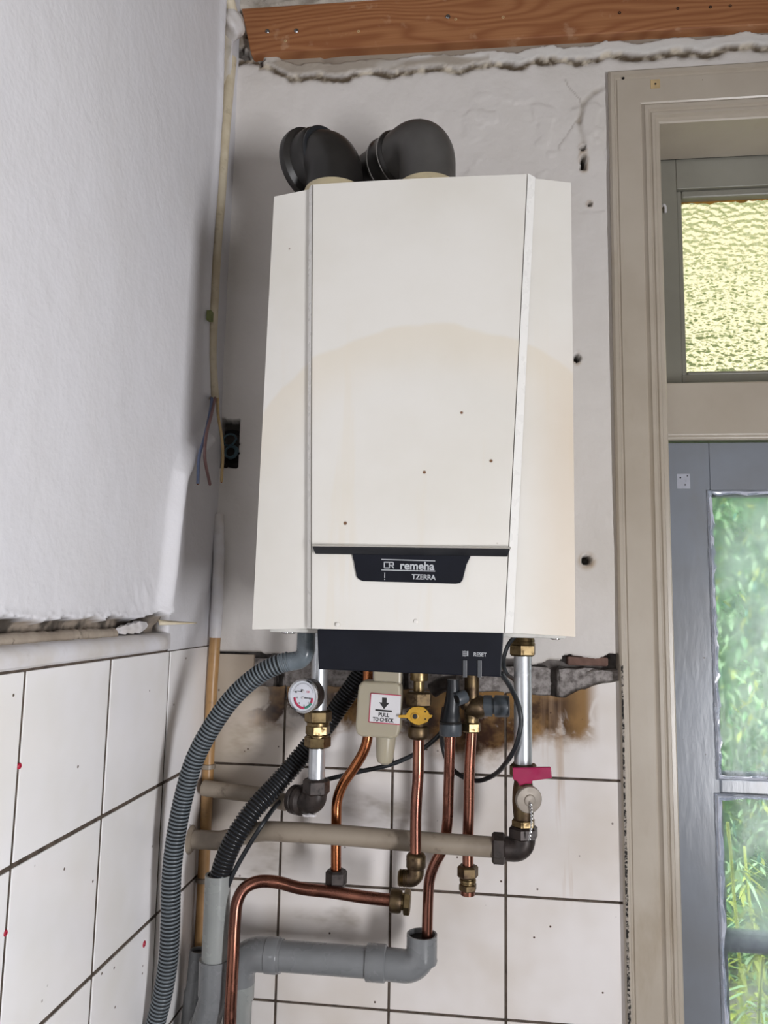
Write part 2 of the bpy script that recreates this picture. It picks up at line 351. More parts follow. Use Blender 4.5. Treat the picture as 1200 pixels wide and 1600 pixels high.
def wt(o):
    p = np.zeros(3)
    while o is not None: p = p+np.array(o.location); o = o.parent
    return p
class MB:
    def __init__(s): s.v = []; s.f = []; s.mi = []
    def add(s, v, f, mi=0):
        o = len(s.v); s.v += [tuple(map(float, p)) for p in v]; s.f += [tuple(i+o for i in q) for q in f]; s.mi += [mi]*len(f); return s
    def box(s, lo, hi, mi=0):
        x0, y0, z0 = lo; x1, y1, z1 = hi
        return s.add([(x0,y0,z0),(x1,y0,z0),(x1,y1,z0),(x0,y1,z0),(x0,y0,z1),(x1,y0,z1),(x1,y1,z1),(x0,y1,z1)],
                     [(0,3,2,1),(4,5,6,7),(0,1,5,4),(1,2,6,5),(2,3,7,6),(3,0,4,7)], mi)
    def prism(s, poly, a, b, axis='y', mi=0):
        # poly: (u, v) points counter-clockwise; extruded between a and b along axis
        n = len(poly)
        def P(u, v, w): return (u, w, v) if axis == 'y' else ((w, u, v) if axis == 'x' else (u, v, w))
        v = [P(u, q, a) for u, q in poly]+[P(u, q, b) for u, q in poly]
        f = [tuple(range(n)), tuple(range(2*n-1, n-1, -1))]+[(i, i+n, (i+1) % n+n, (i+1) % n) for i in range(n)]
        return s.add(v, f, mi)
    def lathe(s, org, d, prof, n=24, up=None, cap=True, mi=0, phase=0.0):
        # prof: (radius, height along d)
        x, y, d = frame(d, up); org = np.asarray(org, float); v = []; f = []
        for r, h in prof:
            for k in range(n):
                a = 2*math.pi*k/n+phase; v.append(org+d*h+(x*math.cos(a)+y*math.sin(a))*r)
        for i in range(len(prof)-1):
            for k in range(n):
                k2 = (k+1) % n; f.append((i*n+k, i*n+k2, (i+1)*n+k2, (i+1)*n+k))
        if cap:
            f.append(tuple(range(n-1, -1, -1))); m = (len(prof)-1)*n; f.append(tuple(m+k for k in range(n)))
        return s.add(v, f, mi)
    def nut(s, org, d, r, h, up=None, phase=0.3):
        return s.lathe(org, d, [(r*.86, 0), (r, h*.14), (r, h*.86), (r*.86, h)], 6, up, True, 0, phase)
    def tube(s, path, r, n=14, cap=True, mi=0, up=None):
        P = [np.asarray(p, float) for p in path]; m = len(P); v = []; f = []; x = None
        for i in range(m):
            d = nrm(P[min(i+1, m-1)]-P[max(i-1, 0)])
            if x is None: x, y, _ = frame(d, up)
            else: x = nrm(x-d*(x@d)); y = np.cross(d, x)
            rr = r[i] if hasattr(r, '__len__') else r
            for k in range(n):
                a = 2*math.pi*k/n; v.append(P[i]+(x*math.cos(a)+y*math.sin(a))*rr)
        for i in range(m-1):
            for k in range(n):
                k2 = (k+1) % n; f.append((i*n+k, i*n+k2, (i+1)*n+k2, (i+1)*n+k))
        if cap: f += [tuple(range(n-1, -1, -1)), tuple((m-1)*n+k for k in range(n))]
        return s.add(v, f, mi)
    def build(s, name, mat, parent=None, sharp=40, bevel=0.0, seg=2, smooth=True, origin=None):
        off = np.array(origin if origin is not None else (wt(parent) if parent is not None else (0, 0, 0)), float)
        me = bpy.data.meshes.new(name); me.from_pydata([tuple(np.array(p)-off) for p in s.v], [], s.f)
        mats = mat if isinstance(mat, (list, tuple)) else [mat]
        for m in mats: me.materials.append(m)
        if len(mats) > 1: me.polygons.foreach_set('material_index', s.mi)
        bm = bmesh.new(); bm.from_mesh(me); bmesh.ops.recalc_face_normals(bm, faces=bm.faces)
        if bevel > 0:
            es = [e for e in bm.edges if len(e.link_faces) == 2 and e.calc_face_angle(0) > 0.6]
            bmesh.ops.bevel(bm, geom=es, offset=bevel, segments=seg, affect='EDGES', profile=0.5, clamp_overlap=True)
        bm.to_mesh(me); bm.free()
        if smooth:
            if bevel > 0: sharp = min(sharp, 19 if seg < 3 else 13)
            me.polygons.foreach_set('use_smooth', [True]*len(me.polygons)); me.set_sharp_from_angle(angle=math.radians(sharp))
        o = bpy.data.objects.new(name, me); COL.objects.link(o)
        if parent is not None: o.parent = parent
        elif origin is not None: o.location = origin
        if parent is not None and origin is not None:
            o.location = tuple(off-wt(parent))
        return o
def thing(name, loc, label, cat, group=None):
    o = bpy.data.objects.new(name, None); COL.objects.link(o); o.location = tuple(map(float, loc)); o.empty_display_size = 0.02
    bpy.context.view_layer.update()
    o['label'] = label; o['category'] = cat
    if group: o['group'] = group
    return o
def tag(o, label, cat, group=None):
    o['label'] = label; o['category'] = cat
    if group: o['group'] = group
    return o
def struct(o): o['kind'] = 'structure'; return o
def stuff(o): o['kind'] = 'stuff'; return o

def vnoise(u, v, scale, seed=0, octaves=4, rough=0.5):
    r = np.random.RandomState(seed); out = np.zeros_like(u); amp = 1.0; tot = 0
    for o in range(octaves):
        G = r.rand(256, 256); x = u*scale*(2**o)+37.3*o; y = v*scale*(2**o)+11.7*o
        xi = np.floor(x).astype(int); yi = np.floor(y).astype(int); fx = x-xi; fy = y-yi
        fx = fx*fx*(3-2*fx); fy = fy*fy*(3-2*fy)
        g = lambda a, b: G[(xi+a) % 256, (yi+b) % 256]
        out += amp*((g(0,0)*(1-fx)+g(1,0)*fx)*(1-fy)+(g(0,1)*(1-fx)+g(1,1)*fx)*fy); tot += amp; amp *= rough
    return out/tot-0.5
def sstep(a, b, x): t = np.clip((x-a)/(b-a), 0, 1); return t*t*(3-2*t)
def hfield(name, us, vs, fn, to3, mat, parent=None, flip=False):
    U, V = np.meshgrid(us, vs, indexing='ij'); h, c, keep = fn(U, V)
    P = to3(U, V, h).reshape(-1, 3); nu, nv = len(us), len(vs)
    idx = np.arange(nu*nv).reshape(nu, nv)
    q = np.stack([idx[:-1, :-1], idx[1:, :-1], idx[1:, 1:], idx[:-1, 1:]], -1)
    k = keep[:-1, :-1] & keep[1:, :-1] & keep[1:, 1:] & keep[:-1, 1:]
    q = q[k]
    if flip: q = q[:, ::-1]
    used = np.unique(q); remap = np.full(nu*nv, -1); remap[used] = np.arange(len(used))
    q = remap[q]; P = P[used]; c = c.reshape(-1, 3)[used]
    off = wt(parent)
    me = bpy.data.meshes.new(name)
    me.vertices.add(len(P)); me.vertices.foreach_set('co', (P-off).astype(np.float32).ravel())
    me.loops.add(q.size); me.loops.foreach_set('vertex_index', q.ravel().astype(np.int32))
    me.polygons.add(len(q)); me.polygons.foreach_set('loop_start', np.arange(0, q.size, 4, dtype=np.int32))
    me.update(calc_edges=True); me.validate()
    me.polygons.foreach_set('use_smooth', [True]*len(me.polygons))
    a = me.color_attributes.new('Col', 'FLOAT_COLOR', 'POINT')
    a.data.foreach_set('color', np.c_[c, np.ones(len(c))].astype(np.float32).ravel())
    me.materials.append(mat)
    o = bpy.data.objects.new(name, me); COL.objects.link(o)
    if parent: o.parent = parent
    return o
def lc(h): return np.array(lin(h)[:3])
def lerp(a, b, t): return a*(1-t[..., None])+b*t[..., None]

# text laid on a plane: origin, x direction, y direction
def text(s, size, org, xd, yd, mat, parent, name='lettering', extrude=0.0002, sx=1.0, bold=0.0, align='CENTER', width=None):
    cu = bpy.data.curves.new('t', 'FONT'); cu.body = s; cu.size = size; cu.extrude = extrude; cu.offset = bold
    cu.align_x = align; cu.align_y = 'BOTTOM_BASELINE'
    o = bpy.data.objects.new('t', cu); COL.objects.link(o)
    bpy.context.view_layer.update()
    me = bpy.data.meshes.new_from_object(o.evaluated_get(bpy.context.evaluated_depsgraph_get()))
    bpy.data.objects.remove(o); bpy.data.curves.remove(cu)
    if width: sx = width/max(v.co[0] for v in me.vertices) if align == 'LEFT' else width/(max(v.co[0] for v in me.vertices)-min(v.co[0] for v in me.vertices))
    xd, yd = nrm(xd), nrm(yd); nd = np.cross(xd, yd); org = np.asarray(org, float)
    off = wt(parent)
    for v in me.vertices:
        v.co = Vector(org-off+xd*v.co[0]*sx+yd*v.co[1]+nd*v.co[2])
    me.name = name; me.materials.clear(); me.materials.append(mat)
    ob = bpy.data.objects.new(name, me); COL.objects.link(ob); ob.parent = parent
    return ob
XD, ZD = (1, 0, 0), (0, 0, 1)
bpy.context.view_layer.update()

# ------------------------------------------------------------------ room shell
RX, RY, RZ = 1.62, -3.0, 2.66
TZ = 1.4717; T = 0.1747; X0 = 0.1268           # back tile grid
LZ = 1.4758; LTOP = 1.4825; LY = -0.173; LT = 0.1769; LTZ = 0.1732
DX0, DX1, DZ = 0.648, 1.60, 2.452              # outer edges of the door frame
OX0, OX1, OZ = 0.728, 1.52, 2.354              # clear opening

wb = MB(); wb.box((-0.12, 0.03, 0), (OX0-0.02, 0.24, RZ)); wb.box((OX0-0.02, 0.03, OZ+0.02), (OX1+0.02, 0.24, RZ)); wb.box((OX1+0.02, 0.0, 0), (RX+0.12, 0.24, RZ))
wall_back = struct(wb.build('wall_back', MORTAR, smooth=False))
wl = MB(); wl.box((-0.14, RY, 0), (-0.02, 0.03, RZ)); wl.box((-0.02, RY, 0), (-.002, -0.95, 1.49)); wl.box((-0.02, RY, 1.49), (0, -0.95, RZ))
wall_left = struct(wl.build('wall_left', LEFTPAINT, smooth=False))
WY0, WY1, WZ0, WZ1 = -2.2, -1.70, 0.68, 1.80
wr = MB()
wr.box((RX, RY, 0), (RX+0.12, WY0, RZ)); wr.box((RX, WY1, 0), (RX+0.12, 0.0, RZ)); wr.box((RX, WY0, 0), (RX+0.12, WY1, WZ0)); wr.box((RX, WY0, WZ1), (RX+0.12, WY1, RZ))
struct(wr.build('wall_right', WALLPAINT, smooth=False))
wf = MB()
wf.box((-0.02, RY-0.12, 0), (0.45, RY, RZ)); wf.box((0.95, RY-0.12, 0), (RX+.12, RY, RZ)); wf.box((0.45, RY-0.12, 0), (0.95, RY, 1.37)); wf.box((0.45, RY-0.12, 1.93), (0.95, RY, RZ))
struct(wf.build('wall_front', WALLPAINT, smooth=False))
fl = MB(); fl.box((-0.14, RY-.12, -0.1), (RX+.12, 0.24, 0)); struct(fl.build('floor', FLOORM, smooth=False))
ce = MB(); ce.box((-0.14, RY-.12, RZ), (RX+.12, 0.24, RZ+0.1)); struct(ce.build('ceiling', WALLPAINT, smooth=False))
def win(name, axis, a0, a1, z0, z1, pos):
    m = MB(); w = 0.035
    def bx(p0, p1, q0, q1):
        if axis == 'x': m.box((pos, p0, q0), (pos+0.05, p1, q1))
        else: m.box((p0, pos-0.05, q0), (p1, pos, q1))
    bx(a0, a0+w, z0, z1); bx(a1-w, a1, z0, z1); bx(a0+w, a1-w, z0, z0+w); bx(a0+w, a1-w, z1-w, z1)
    return struct(m.build(name, TRIMWHITE, smooth=False))
win('window_2', 'x', WY0, WY1, WZ0, WZ1, RX)
win('rear_fill_window', 'y', 0.45, 0.95, 1.37, 1.93, RY)  # unseen window added to go with the rear fill lamp

# grout bed behind tiles
g = MB(); g.box((-0.02, 0.0014, 0.0), (DX0+0.004, 0.03, 1.40)); struct(g.build('grout_bed', GROUT, wall_back, smooth=False))
g = MB(); g.box((-0.02, -1.77, 0.0), (-0.0014, 0.0, 1.492)); struct(g.build('grout_bed', GROUT, wall_left, smooth=False))

MOULD = NT('mouldy_sealant'); _p = MOULD.pos(); MOULD.base(MOULD.mix(MOULD.mr(MOULD.noise(_p, 170, 5, .65), .46, .56), lin('#16120f'), lin('#a59c92'))); MOULD.rough(.8)
m = MB(); _z = np.linspace(.2, 1.47, 120)
for a, b in zip(_z[:-1], _z[1:]):
    w = rnd.uniform(0, .0012); m.box((.6496, -.0122, a), (.6515+w+.0030*(1.47-a), .002, b))
m.build('mouldy_joint', MOULD.m, wall_back, smooth=False)
# exposed brick course behind the missing tile tops
bx = -0.01; bi = 0
brick_me = {}
for k in range(4):
    w = (0.125, 0.205, 0.232, 0.11)[k]
    m = MB(); nseg = 9
    lo, hi = (bx+0.004, 1.385), (bx+w-0.006, 1.462)
    m.box((lo[0], 0.005+0.003*(k % 2), lo[1]), (hi[0], 0.032, hi[1]))
    o = m.build('brick', BRICKM, wall_back, bevel=0.004, seg=1, smooth=False)
    me = o.data; bm = bmesh.new(); bm.from_mesh(me)
    bmesh.ops.subdivide_edges(bm, edges=[e for e in bm.edges if e.calc_length() > .02 and abs(e.verts[0].co.y-e.verts[1].co.y) < .01], cuts=6, use_grid_fill=True)
    for v in bm.verts:
        v.co += Vector((rnd.uniform(-1, 1)*.0018, rnd.uniform(-1, 1)*.0022, rnd.uniform(-1, 1)*.0022))
    bm.to_mesh(me); bm.free()
    bx += w
for a, b in ((0.572, 0.634),):
    m = MB(); m.box((a, 0.006, 1.466), (b, 0.032, 1.480)); m.build('brick', BRICKRED, wall_back, bevel=0.003)

# tile tops are broken away along this line
BRK = [(-0.02, 1.4717), (B(397, 1020)[0], 1.4717), (B(396, 1022)[0]+.001, B(393, 1073)[2]), (0.18, 1.424), (0.30, 1.421), (0.42, 1.423),
       (B(830, 1085)[0], B(830, 1085)[2]), (B(884, 1090)[0], B(884, 1090)[2]), (B(908, 1078)[0], B(908, 1078)[2]), (B(945, 1068)[0], B(945, 1068)[2]), (0.66, B(968, 1060)[2])]
def brk(x):
    return float(np.interp(x, [p[0] for p in BRK], [p[1] for p in BRK]))
GR = 0.0019
def tile_box(name, mat, parent, plane, u0, u1, z0, z1, mesh_cache={}):
    key = (plane, round(u1-u0, 4), round(z1-z0, 4), mat.name)
    if key not in mesh_cache:
        m = MB(); w, h = u1-u0, z1-z0
        if plane == 'y': m.box((0, 0, 0), (w, 0.008, h)); mesh_cache[key] = m
        else: m.box((-0.008, 0, 0), (0, w, h)); mesh_cache[key] = m
        o = m.build(name, mat, None, bevel=0.0009, seg=2); mesh_cache[key] = o.data
    else:
        o = bpy.data.objects.new(name, mesh_cache[key]); COL.objects.link(o)
    o.parent = parent
    dv = rnd.uniform(-.0004, .0004)
    o.location = (u0, dv, z0) if plane == 'y' else (dv, u0, z0)
    return o
cols = [0.004, X0, X0+T, X0+2*T, X0+3*T+0.001]
for i in range(4):
    u0, u1 = cols[i]+GR, cols[i+1]-GR
    for r in range(6):
        z1, z0 = TZ-T*r-GR, TZ-T*(r+1)+GR
        if r == 0:
            xs = sorted(set([u0, u1]+list(np.linspace(u0, u1, 14))+[p[0] for p in BRK if u0 < p[0] < u1]))
            poly = [(u0, z0), (u1, z0)]+[(x, min(z1, brk(x)+(rnd.uniform(-.0015, .0015) if brk(x) < 1.47 else 0))) for x in reversed(xs)]
            m = MB(); m.prism(poly, 0.0, 0.008, 'y'); m.build('tile', TILE_B, wall_back, bevel=0.0, sharp=30)
        else:
            tile_box('tile', TILE_B, wall_back, 'y', u0, u1, z0, z1)
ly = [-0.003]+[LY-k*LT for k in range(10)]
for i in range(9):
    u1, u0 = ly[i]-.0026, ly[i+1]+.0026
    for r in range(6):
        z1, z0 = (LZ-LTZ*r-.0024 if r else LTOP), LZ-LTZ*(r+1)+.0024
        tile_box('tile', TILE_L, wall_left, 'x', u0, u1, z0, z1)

# ------------------------------------------------------------------ plaster of the back wall (relief, ragged edges, holes)
WH, CRM, BRN, GRY, STR = lc('#dfdad6'), lc('#cfc4b2'), lc('#6e604c'), lc('#6a6462'), lc('#a69c8e')
FLK = lc('#d9d6d2'); DRK = lc('#2a2420')
holes = [(*B(911, 231)[[0, 2]], .0042, .0045), (*B(912, 250)[[0, 2]], .0045, .0105), (*B(912, 262)[[0, 2]], .0042, .0045), (*B(921, 319)[[0, 2]], .0030, .0035), (*B(917, 877)[[0, 2]], .0070, .0070), (*B(902, 560)[[0, 2]], .004, .006)]
SX0, SX1, SZ0, SZ1 = B(341, 735)[0], B(372, 735)[0], B(355, 732)[2], B(355, 655)[2]
scar = [B(912, 222)[[0, 2]], B(905, 190)[[0, 2]], B(912, 160)[[0, 2]], B(930, 143)[[0, 2]], B(942, 138)[[0, 2]]]
BOT = [(-.02, 1.4735), (B(400, 1016)[0], 1.4735), (B(410, 1018)[0], 1.472), (.20, 1.474), (B(800, 1030)[0], 1.474), (B(830, 1034)[0], 1.466), (B(852, 1030)[0], 1.470), (B(878, 1022)[0], 1.474), (B(882, 1030)[0], 1.482), (B(935, 1030)[0], 1.478), (B(950, 1024)[0], 1.484), (.66, 1.488)]
def back_fn(U, V):
    n1 = vnoise(U, V, 6, 1, 4); n2 = vnoise(U, V, 40, 2, 4, .6); n3 = vnoise(U, V, 90, 3, 3)
    h = 0.004*n1+0.0022*n2
    h -= 0.004*np.clip(1-np.abs(n1*9+.6), 0, 1)*0.15
    c = np.broadcast_to(WH, U.shape+(3,)).copy()
    c = lerp(c, lc('#c9c2b8'), np.clip(n1*1.2, 0, .5))
    # cracks in the paint at upper right
    cr = np.exp(-(np.abs(U-(.585+.02*np.sin(V*40)+.012*vnoise(U*0, V, 60, 9)))/.0012)**2)*((V > 2.32) & (V < 2.45))
    h -= .0012*cr; c = lerp(c, lc('#9a9088'), cr*.6)
    blist = sstep(.05, .16, vnoise(U, V, 26, 21, 3))*sstep(.33, .45, U)*sstep(2.12, 2.28, V)*sstep(2.46, 2.40, V)
    h += .0018*blist
    for (hx, hz, rx, rz) in holes:
        d = np.sqrt(((U-hx)/rx)**2+((V-hz)/rz)**2)+n3*.9
        k = sstep(1.25, .85, d); h -= .024*k; c = lerp(c, DRK, sstep(1.3, .9, d))
        rim = np.exp(-((d-1.7)/.5)**2); h += .0012*rim*(n2+.5); c = lerp(c, lc('#b09c86'), rim*np.clip(.35+n3*2, 0, 1))
    for a, b in zip(scar[:-1], scar[1:]):
        ab = b-a; t = np.clip(((U-a[0])*ab[0]+(V-a[1])*ab[1])/(ab@ab), 0, 1)
        d = np.hypot(U-a[0]-t*ab[0], V-a[1]-t*ab[1])
        k = np.exp(-(d/.0042)**2)*(.6+n2); h -= .0035*k; c = lerp(c, lc('#8f8374'), np.clip(k, 0, 1)*.75)
    # socket cavity
    nn = n2*.010+n3*.006
    ins = np.minimum(np.minimum(U-SX0, SX1-U), np.minimum(V-SZ0, SZ1-V))+nn
    ins = np.minimum(ins, (SX1+.012-U)*.7-(V-SZ1)*.55+nn*.6)
    k = sstep(-.0006, .0014, ins); h -= .026*k; c = lerp(c, lc('#221d1c'), k)
    # bottom: plaster broken off above the tiles
    zb = np.interp(U, [p[0] for p in BOT], [p[1] for p in BOT])+n2*.008+n3*.004
    zb = np.where(U < B(398, 1018)[0], 1.4735+n3*.001, zb)
    low = sstep(.0016, -.0016, V-zb); c = lerp(c, lc('#b7aca0'), np.exp(-((V-zb)/.004)**2)*np.clip(n2+.4, 0, 1))
    # top: crack, flaking ledge, grey painted band
    ztop = np.where(U < .06, 2.508+(.06-U)*.2, 2.478)+.003*np.sin(U*60)+n2*.012
    ztop = np.where((U > .04) & (U < .12), 2.478+.026*sstep(.11, .055, U)+n2*.010, ztop)
    t = V-ztop
    crack = np.exp(-((t-.005-.006*n2)/.0065)**2)
    h -= .005*crack*(.9+1.6*n2)-.006*crack*n3; c = lerp(c, lerp(np.broadcast_to(lc('#5a4c3c'), c.shape), CRM, np.clip(n3*3.5+n2*2+.25, 0, 1)), np.clip(crack*1.2, 0, 1))
    ledge = sstep(.011, .015, t)*sstep(.034, .031, t)
    h = h*(1-ledge)+ledge*(.0015+.004*np.round(vnoise(U, V*2, 14, 44, 3)*5)/5); fl = sstep(-.12, .05, vnoise(U, V*2.5, 9, 12, 3)+.10*(U > .45))
    c = lerp(c, lerp(np.broadcast_to(lc('#a99f93'), c.shape), FLK, fl), ledge)
    band = sstep(.031, .034, t); h = h*(1-band)+band*(-.006+.003*n1); c = lerp(c, lerp(np.broadcast_to(STR, c.shape), lc('#8c8278'), np.clip(n1+.4, 0, 1)), band)
    gone = sstep(.12, .2, vnoise(U, V*2, 24, 15, 3))*sstep(.20, .08, U)*(t > .008)
    h -= .012*gone; c = lerp(c, lc('#5c5652'), gone)
    c = lerp(c, lc('#4e4844'), sstep(.14, .20, vnoise(U, V*3, 14, 16, 3))*sstep(.034, .038, t)*sstep(.055, .045, t)*(U > .75))
    c = lerp(c, lc('#5a5450'), np.exp(-((t-.0325)/.0014)**2)*.5)
    keep = ((V > 1.40) & (low < .98)) & ~((U > DX0+.006) & (V < DZ-.004))
    h = np.where(low > .02, h-.02*low, h)
    return h, c, keep
us = np.r_[np.arange(-.004, .665, .0026), np.arange(.67, 1.6, .005)]; vs = np.arange(1.455, 2.66, .0026)
hfield('plaster', us, vs, back_fn, lambda U, V, h: np.stack([U, -h-.0005, V], -1), PLASTER, wall_back, flip=False)

# ------------------------------------------------------------------ plaster of the left wall
ridge = [L(318, 688)[1:], L(292, 708)[1:], L(275, 745)[1:], L(266, 800)[1:], L(259, 870)[1:], L(253, 925)[1:], L(247, 962)[1:]]
GRV = -0.20
cpts = np.array([L(x, y)[1:] for x, y in [(352, 60), (348, 200), (342, 300), (334, 400), (329, 500), (328, 560), (331, 625)]])
def left_fn(U, V):
    n1 = vnoise(U, V, 5, 31, 4); n2 = vnoise(U, V, 45, 32, 4, .6); n3 = vnoise(U, V, 90, 33, 3)
    h = .005*n1+.0012*n2; c = np.broadcast_to(lc('#dddce0'), U.shape+(3,)).copy()
    best = np.full(U.shape, 9.0); tt = np.zeros(U.shape); acc = 0
    for a, b in zip(ridge[:-1], ridge[1:]):
        ab = b-a; t = np.clip(((U-a[0])*ab[0]+(V-a[1])*ab[1])/(ab@ab), 0, 1)
        d = np.hypot(U-a[0]-t*ab[0], V-a[1]-t*ab[1]); best = np.minimum(best, d)
    h += .016*np.exp(-(best/.0135)**2.6)+.003*np.exp(-(best/.05)**2)
    # chased conduit channel
    cy = np.interp(V, cpts[::-1, 1], cpts[::-1, 0]); d = np.abs(U-cy+n2*.006)
    inch = (V > cpts[-1, 1])
    h += inch*(-.010*sstep(.016, .011, d)+.006*np.exp(-((d-.020)/.010)**2)); c = lerp(c, lc('#b5a88e'), inch*sstep(.019, .013, d)*.8)
    c = lerp(c, lc('#4a3c2e'), inch*np.exp(-((d-.0150)/.0022)**2)*np.clip(vnoise(U, V, 18, 71, 3)*5-.2, 0, .9))
    # groove over the moulding
    zt = 1.531+n2*.016+.006*(n3); zt = np.where(U > GRV-.03, zt+.010*sstep(GRV-.03, GRV, U), zt)
    gr = sstep(.003, -.001, V-zt)*sstep(1.506, 1.512, V)*sstep(GRV+.012, GRV+.002, U+n2*.01)
    h -= .016*gr; gc = lerp(np.broadcast_to(lc('#8c8074'), c.shape), lc('#3a332e'), sstep(-.02, .14, vnoise(U, V, 40, 35, 4, .6)+.05*(U > -.33)))
    c = lerp(c, gc, gr)
    lip = np.exp(-((V-zt-.002)/.004)**2)*(U < GRV); h += .003*lip
    sc = np.exp(-((U+.27)/.06)**2)*np.exp(-((V-1.56)/.03)**2); h += sc*.004*(vnoise(U*3+V*2, V, 30, 37, 3)); 
    keep = (V > 1.494) | ((U > -.185) & (V > 1.4835+.002*n3))
    return h, c, keep
us = np.arange(-.95, .002, .0030); vs = np.arange(1.481, 2.66, .0030)
hfield('plaster', us, vs, left_fn, lambda U, V, h: np.stack([h, U, V], -1), PLASTER, wall_left, flip=False)

# moulding over the left tiles
m = MB(); ys = np.linspace(-1.75, -0.178, 110); prof = []
v = []; f = []
PR = [(-.004, 1.4885), (.008, 1.4865), (.014, 1.4895), (.0155, 1.496), (.013, 1.503), (.007, 1.508), (-.004, 1.510)]
nz = vnoise(ys*1.0, ys*0, 30, 41, 3)
for i, y in enumerate(ys):
    end = sstep(-.176, -.225, np.array(y)); k = .1+.9*float(end)
    for (x, z) in PR: v.append((x*k+.0015*nz[i], y, z+.0012*nz[i]))
n = len(PR)
for i in range(len(ys)-1):
    for k in range(n-1): f.append((i*n+k, i*n+k+1, (i+1)*n+k+1, (i+1)*n+k))
f += [tuple(range(n)), tuple(range(len(v)-n, len(v)))[::-1]]
m.add(v, f); struct(m.build('trim_1', TRIMWHITE))
m = MB(); PP = smooth_path([(-.0085, -.95, 1.5120), (-.008, -.5, 1.5120), (-.007, -.34, 1.5115)], 30); m.tube(PP, [.0080+.0012*rnd.uniform(-1, 1) for _ in PP], 12)
tag(m.build('buried_pipe', simple('grimy_pipe', '#a89c8e', .6, 0, .1, 20, .5, 120, col2='#8f8274', dirt=.8, dirtcol='#3a302a')), 'grimy pale pipe lying in the broken plaster groove above the white moulding', 'pipe')
m = MB(); m.tube(smooth_path([(-.004, -.33, 1.516), (-.003, -.28, 1.519), (-.004, -.255, 1.521)]), [.004+.0004*i+.001*(i % 3) for i in range(9)]+[.0075-.0005*i+.001*(i % 2) for i in range(8)], 6)
m.build('plaster_lump', TRIMWHITE, wall_left)
# loose paint flake at the end of the groove
p0, p1 = L(245, 972), L(282, 972, .018)
m = MB(); fl_v = []
for t in np.linspace(0, 1, 8):
    c = np.array(p0)*(1-t)+np.array(p1)*t; w = .006*(1-t)+.0006
    fl_v += [c+np.array([.002+.016*t*t, 0, w*.5]), c+np.array([.004+.020*t, .001, -w*.6])]
m.add(fl_v, [(2*i, 2*i+1, 2*i+3, 2*i+2) for i in range(7)])
o = m.build('plaster_flake', CREAMPIPE, wall_left); sm = o.modifiers.new('s', 'SOLIDIFY'); sm.thickness = .0012
# red wall plugs
for (px, py, r) in ((225, 1475, .0042), (30, 1197, .0030), (8, 1458, .0030)):
    c = L(px, py); m = MB(); m.lathe(c+np.array([-.003, 0, 0]), (1, 0, 0), [(r, 0), (r, .0036), (r*.8, .0042), (r*.45, .0042), (r*.4, .0022)], 14)
    m.build('wall_plug', RED, wall_left)

# ------------------------------------------------------------------ joist batten with screws
bat = thing('timber_batten', (0.6, -.0, 2.47), 'reddish pine batten with screws fixed along the top of the back wall', 'batten')
BY = -.014
a0, a1, a2 = B(392, 84, BY), B(377, 13, BY), B(1199, 38, BY); bsl = (a2[2]-a0[2])/(a2[0]-a0[0]); bdz = bsl*(1.6-a0[0])
zb0, zb1 = a0[2], a1[2]
m = MB(); poly = [(a0[0], zb0), (1.6, zb0+bdz), (1.6, zb1+bdz), (a1[0], zb1)]
m.prism(poly, BY, .029, 'y'); m.build('board', WOOD, bat, bevel=.002)
scr = None
for px, py in ((418, 49), (463, 48), (700, 26)):
    c = B(px, py, BY-.0005); m = MB(); m.lathe(c, (0.1, -1, 0), [(.0042, -.002), (.0042, .0006), (.0030, .0018), (.0008, .0020)], 14)
    m.box(c+np.array([-.0024, -.0026, -.0004]), c+np.array([.0024, -.0016, .0004])); m.box(c+np.array([-.0004, -.0026, -.0024]), c+np.array([.0004, -.0016, .0024]))
    m.build('screw', CHROME, bat)
for px, py in ((446, 64), (560, 49), (712, 30), (786, 27), (968, 20), (1059, 13), (1110, 11), (1141, 9)):
    c = B(px, py, BY-.0002); m = MB(); m.lathe(c, (0, -1, 0), [(.0026, -.001), (.0026, .0003), (.0013, .0006), (.0012, -.0006)], 10); m.build('nail_hole', DARK if px > 900 else BAREWOOD, bat)
# plaster remains between batten and ceiling
m = MB(); seg = np.linspace(.0, 1.6, 120); v = []; f = []
nz = vnoise(seg, seg*0, 30, 51, 4)
for i, x in enumerate(seg):
    z0 = zb1-.02*(x-.03)/1.5+.004
    v += [(x, .010+.004*nz[i], z0-.006), (x, -.004-.008*nz[i], z0+.010+.02*nz[i]), (x, -.002-.010*nz[i], RZ)]
for i in range(len(seg)-1):
    for k in range(2): f.append((3*i+k, 3*i+3+k, 3*i+4+k, 3*i+1+k))
m.add(v, f); struct(m.build('trim_4', simple('old_plaster', '#c9c1b6', .8, 0, .15, 25, .6, 120, col2='#8d8274', dirt=.3)))
# lump of plaster at the ceiling corner
m = MB(); bm = bmesh.new(); bmesh.ops.create_icosphere(bm, subdivisions=3, radius=1.0)
c = L(368, 45, .01)
for q in bm.verts:
    d = 1+.14*math.sin(q.co.x*3+q.co.z*4)*math.cos(q.co.y*3+q.co.z*2); q.co = Vector((c[0]+q.co.x*.018*d, c[1]-.01+q.co.y*.022*d, c[2]+q.co.z*.026*d))
bm.verts.index_update(); m.add([q.co[:] for q in bm.verts], [[w.index for w in q.verts] for q in bm.faces]); bm.free()
m.build('plaster_lump', TRIMWHITE, wall_left)
m = MB(); m.tube(smooth_path([L(350, -40, .006), L(358, 0, .008), L(366, 30, .008)]), .0095, 12)
tag(m.build('ceiling_conduit', CREAMPIPE), 'short cream conduit end above the white plaster lump in the top corner', 'conduit')

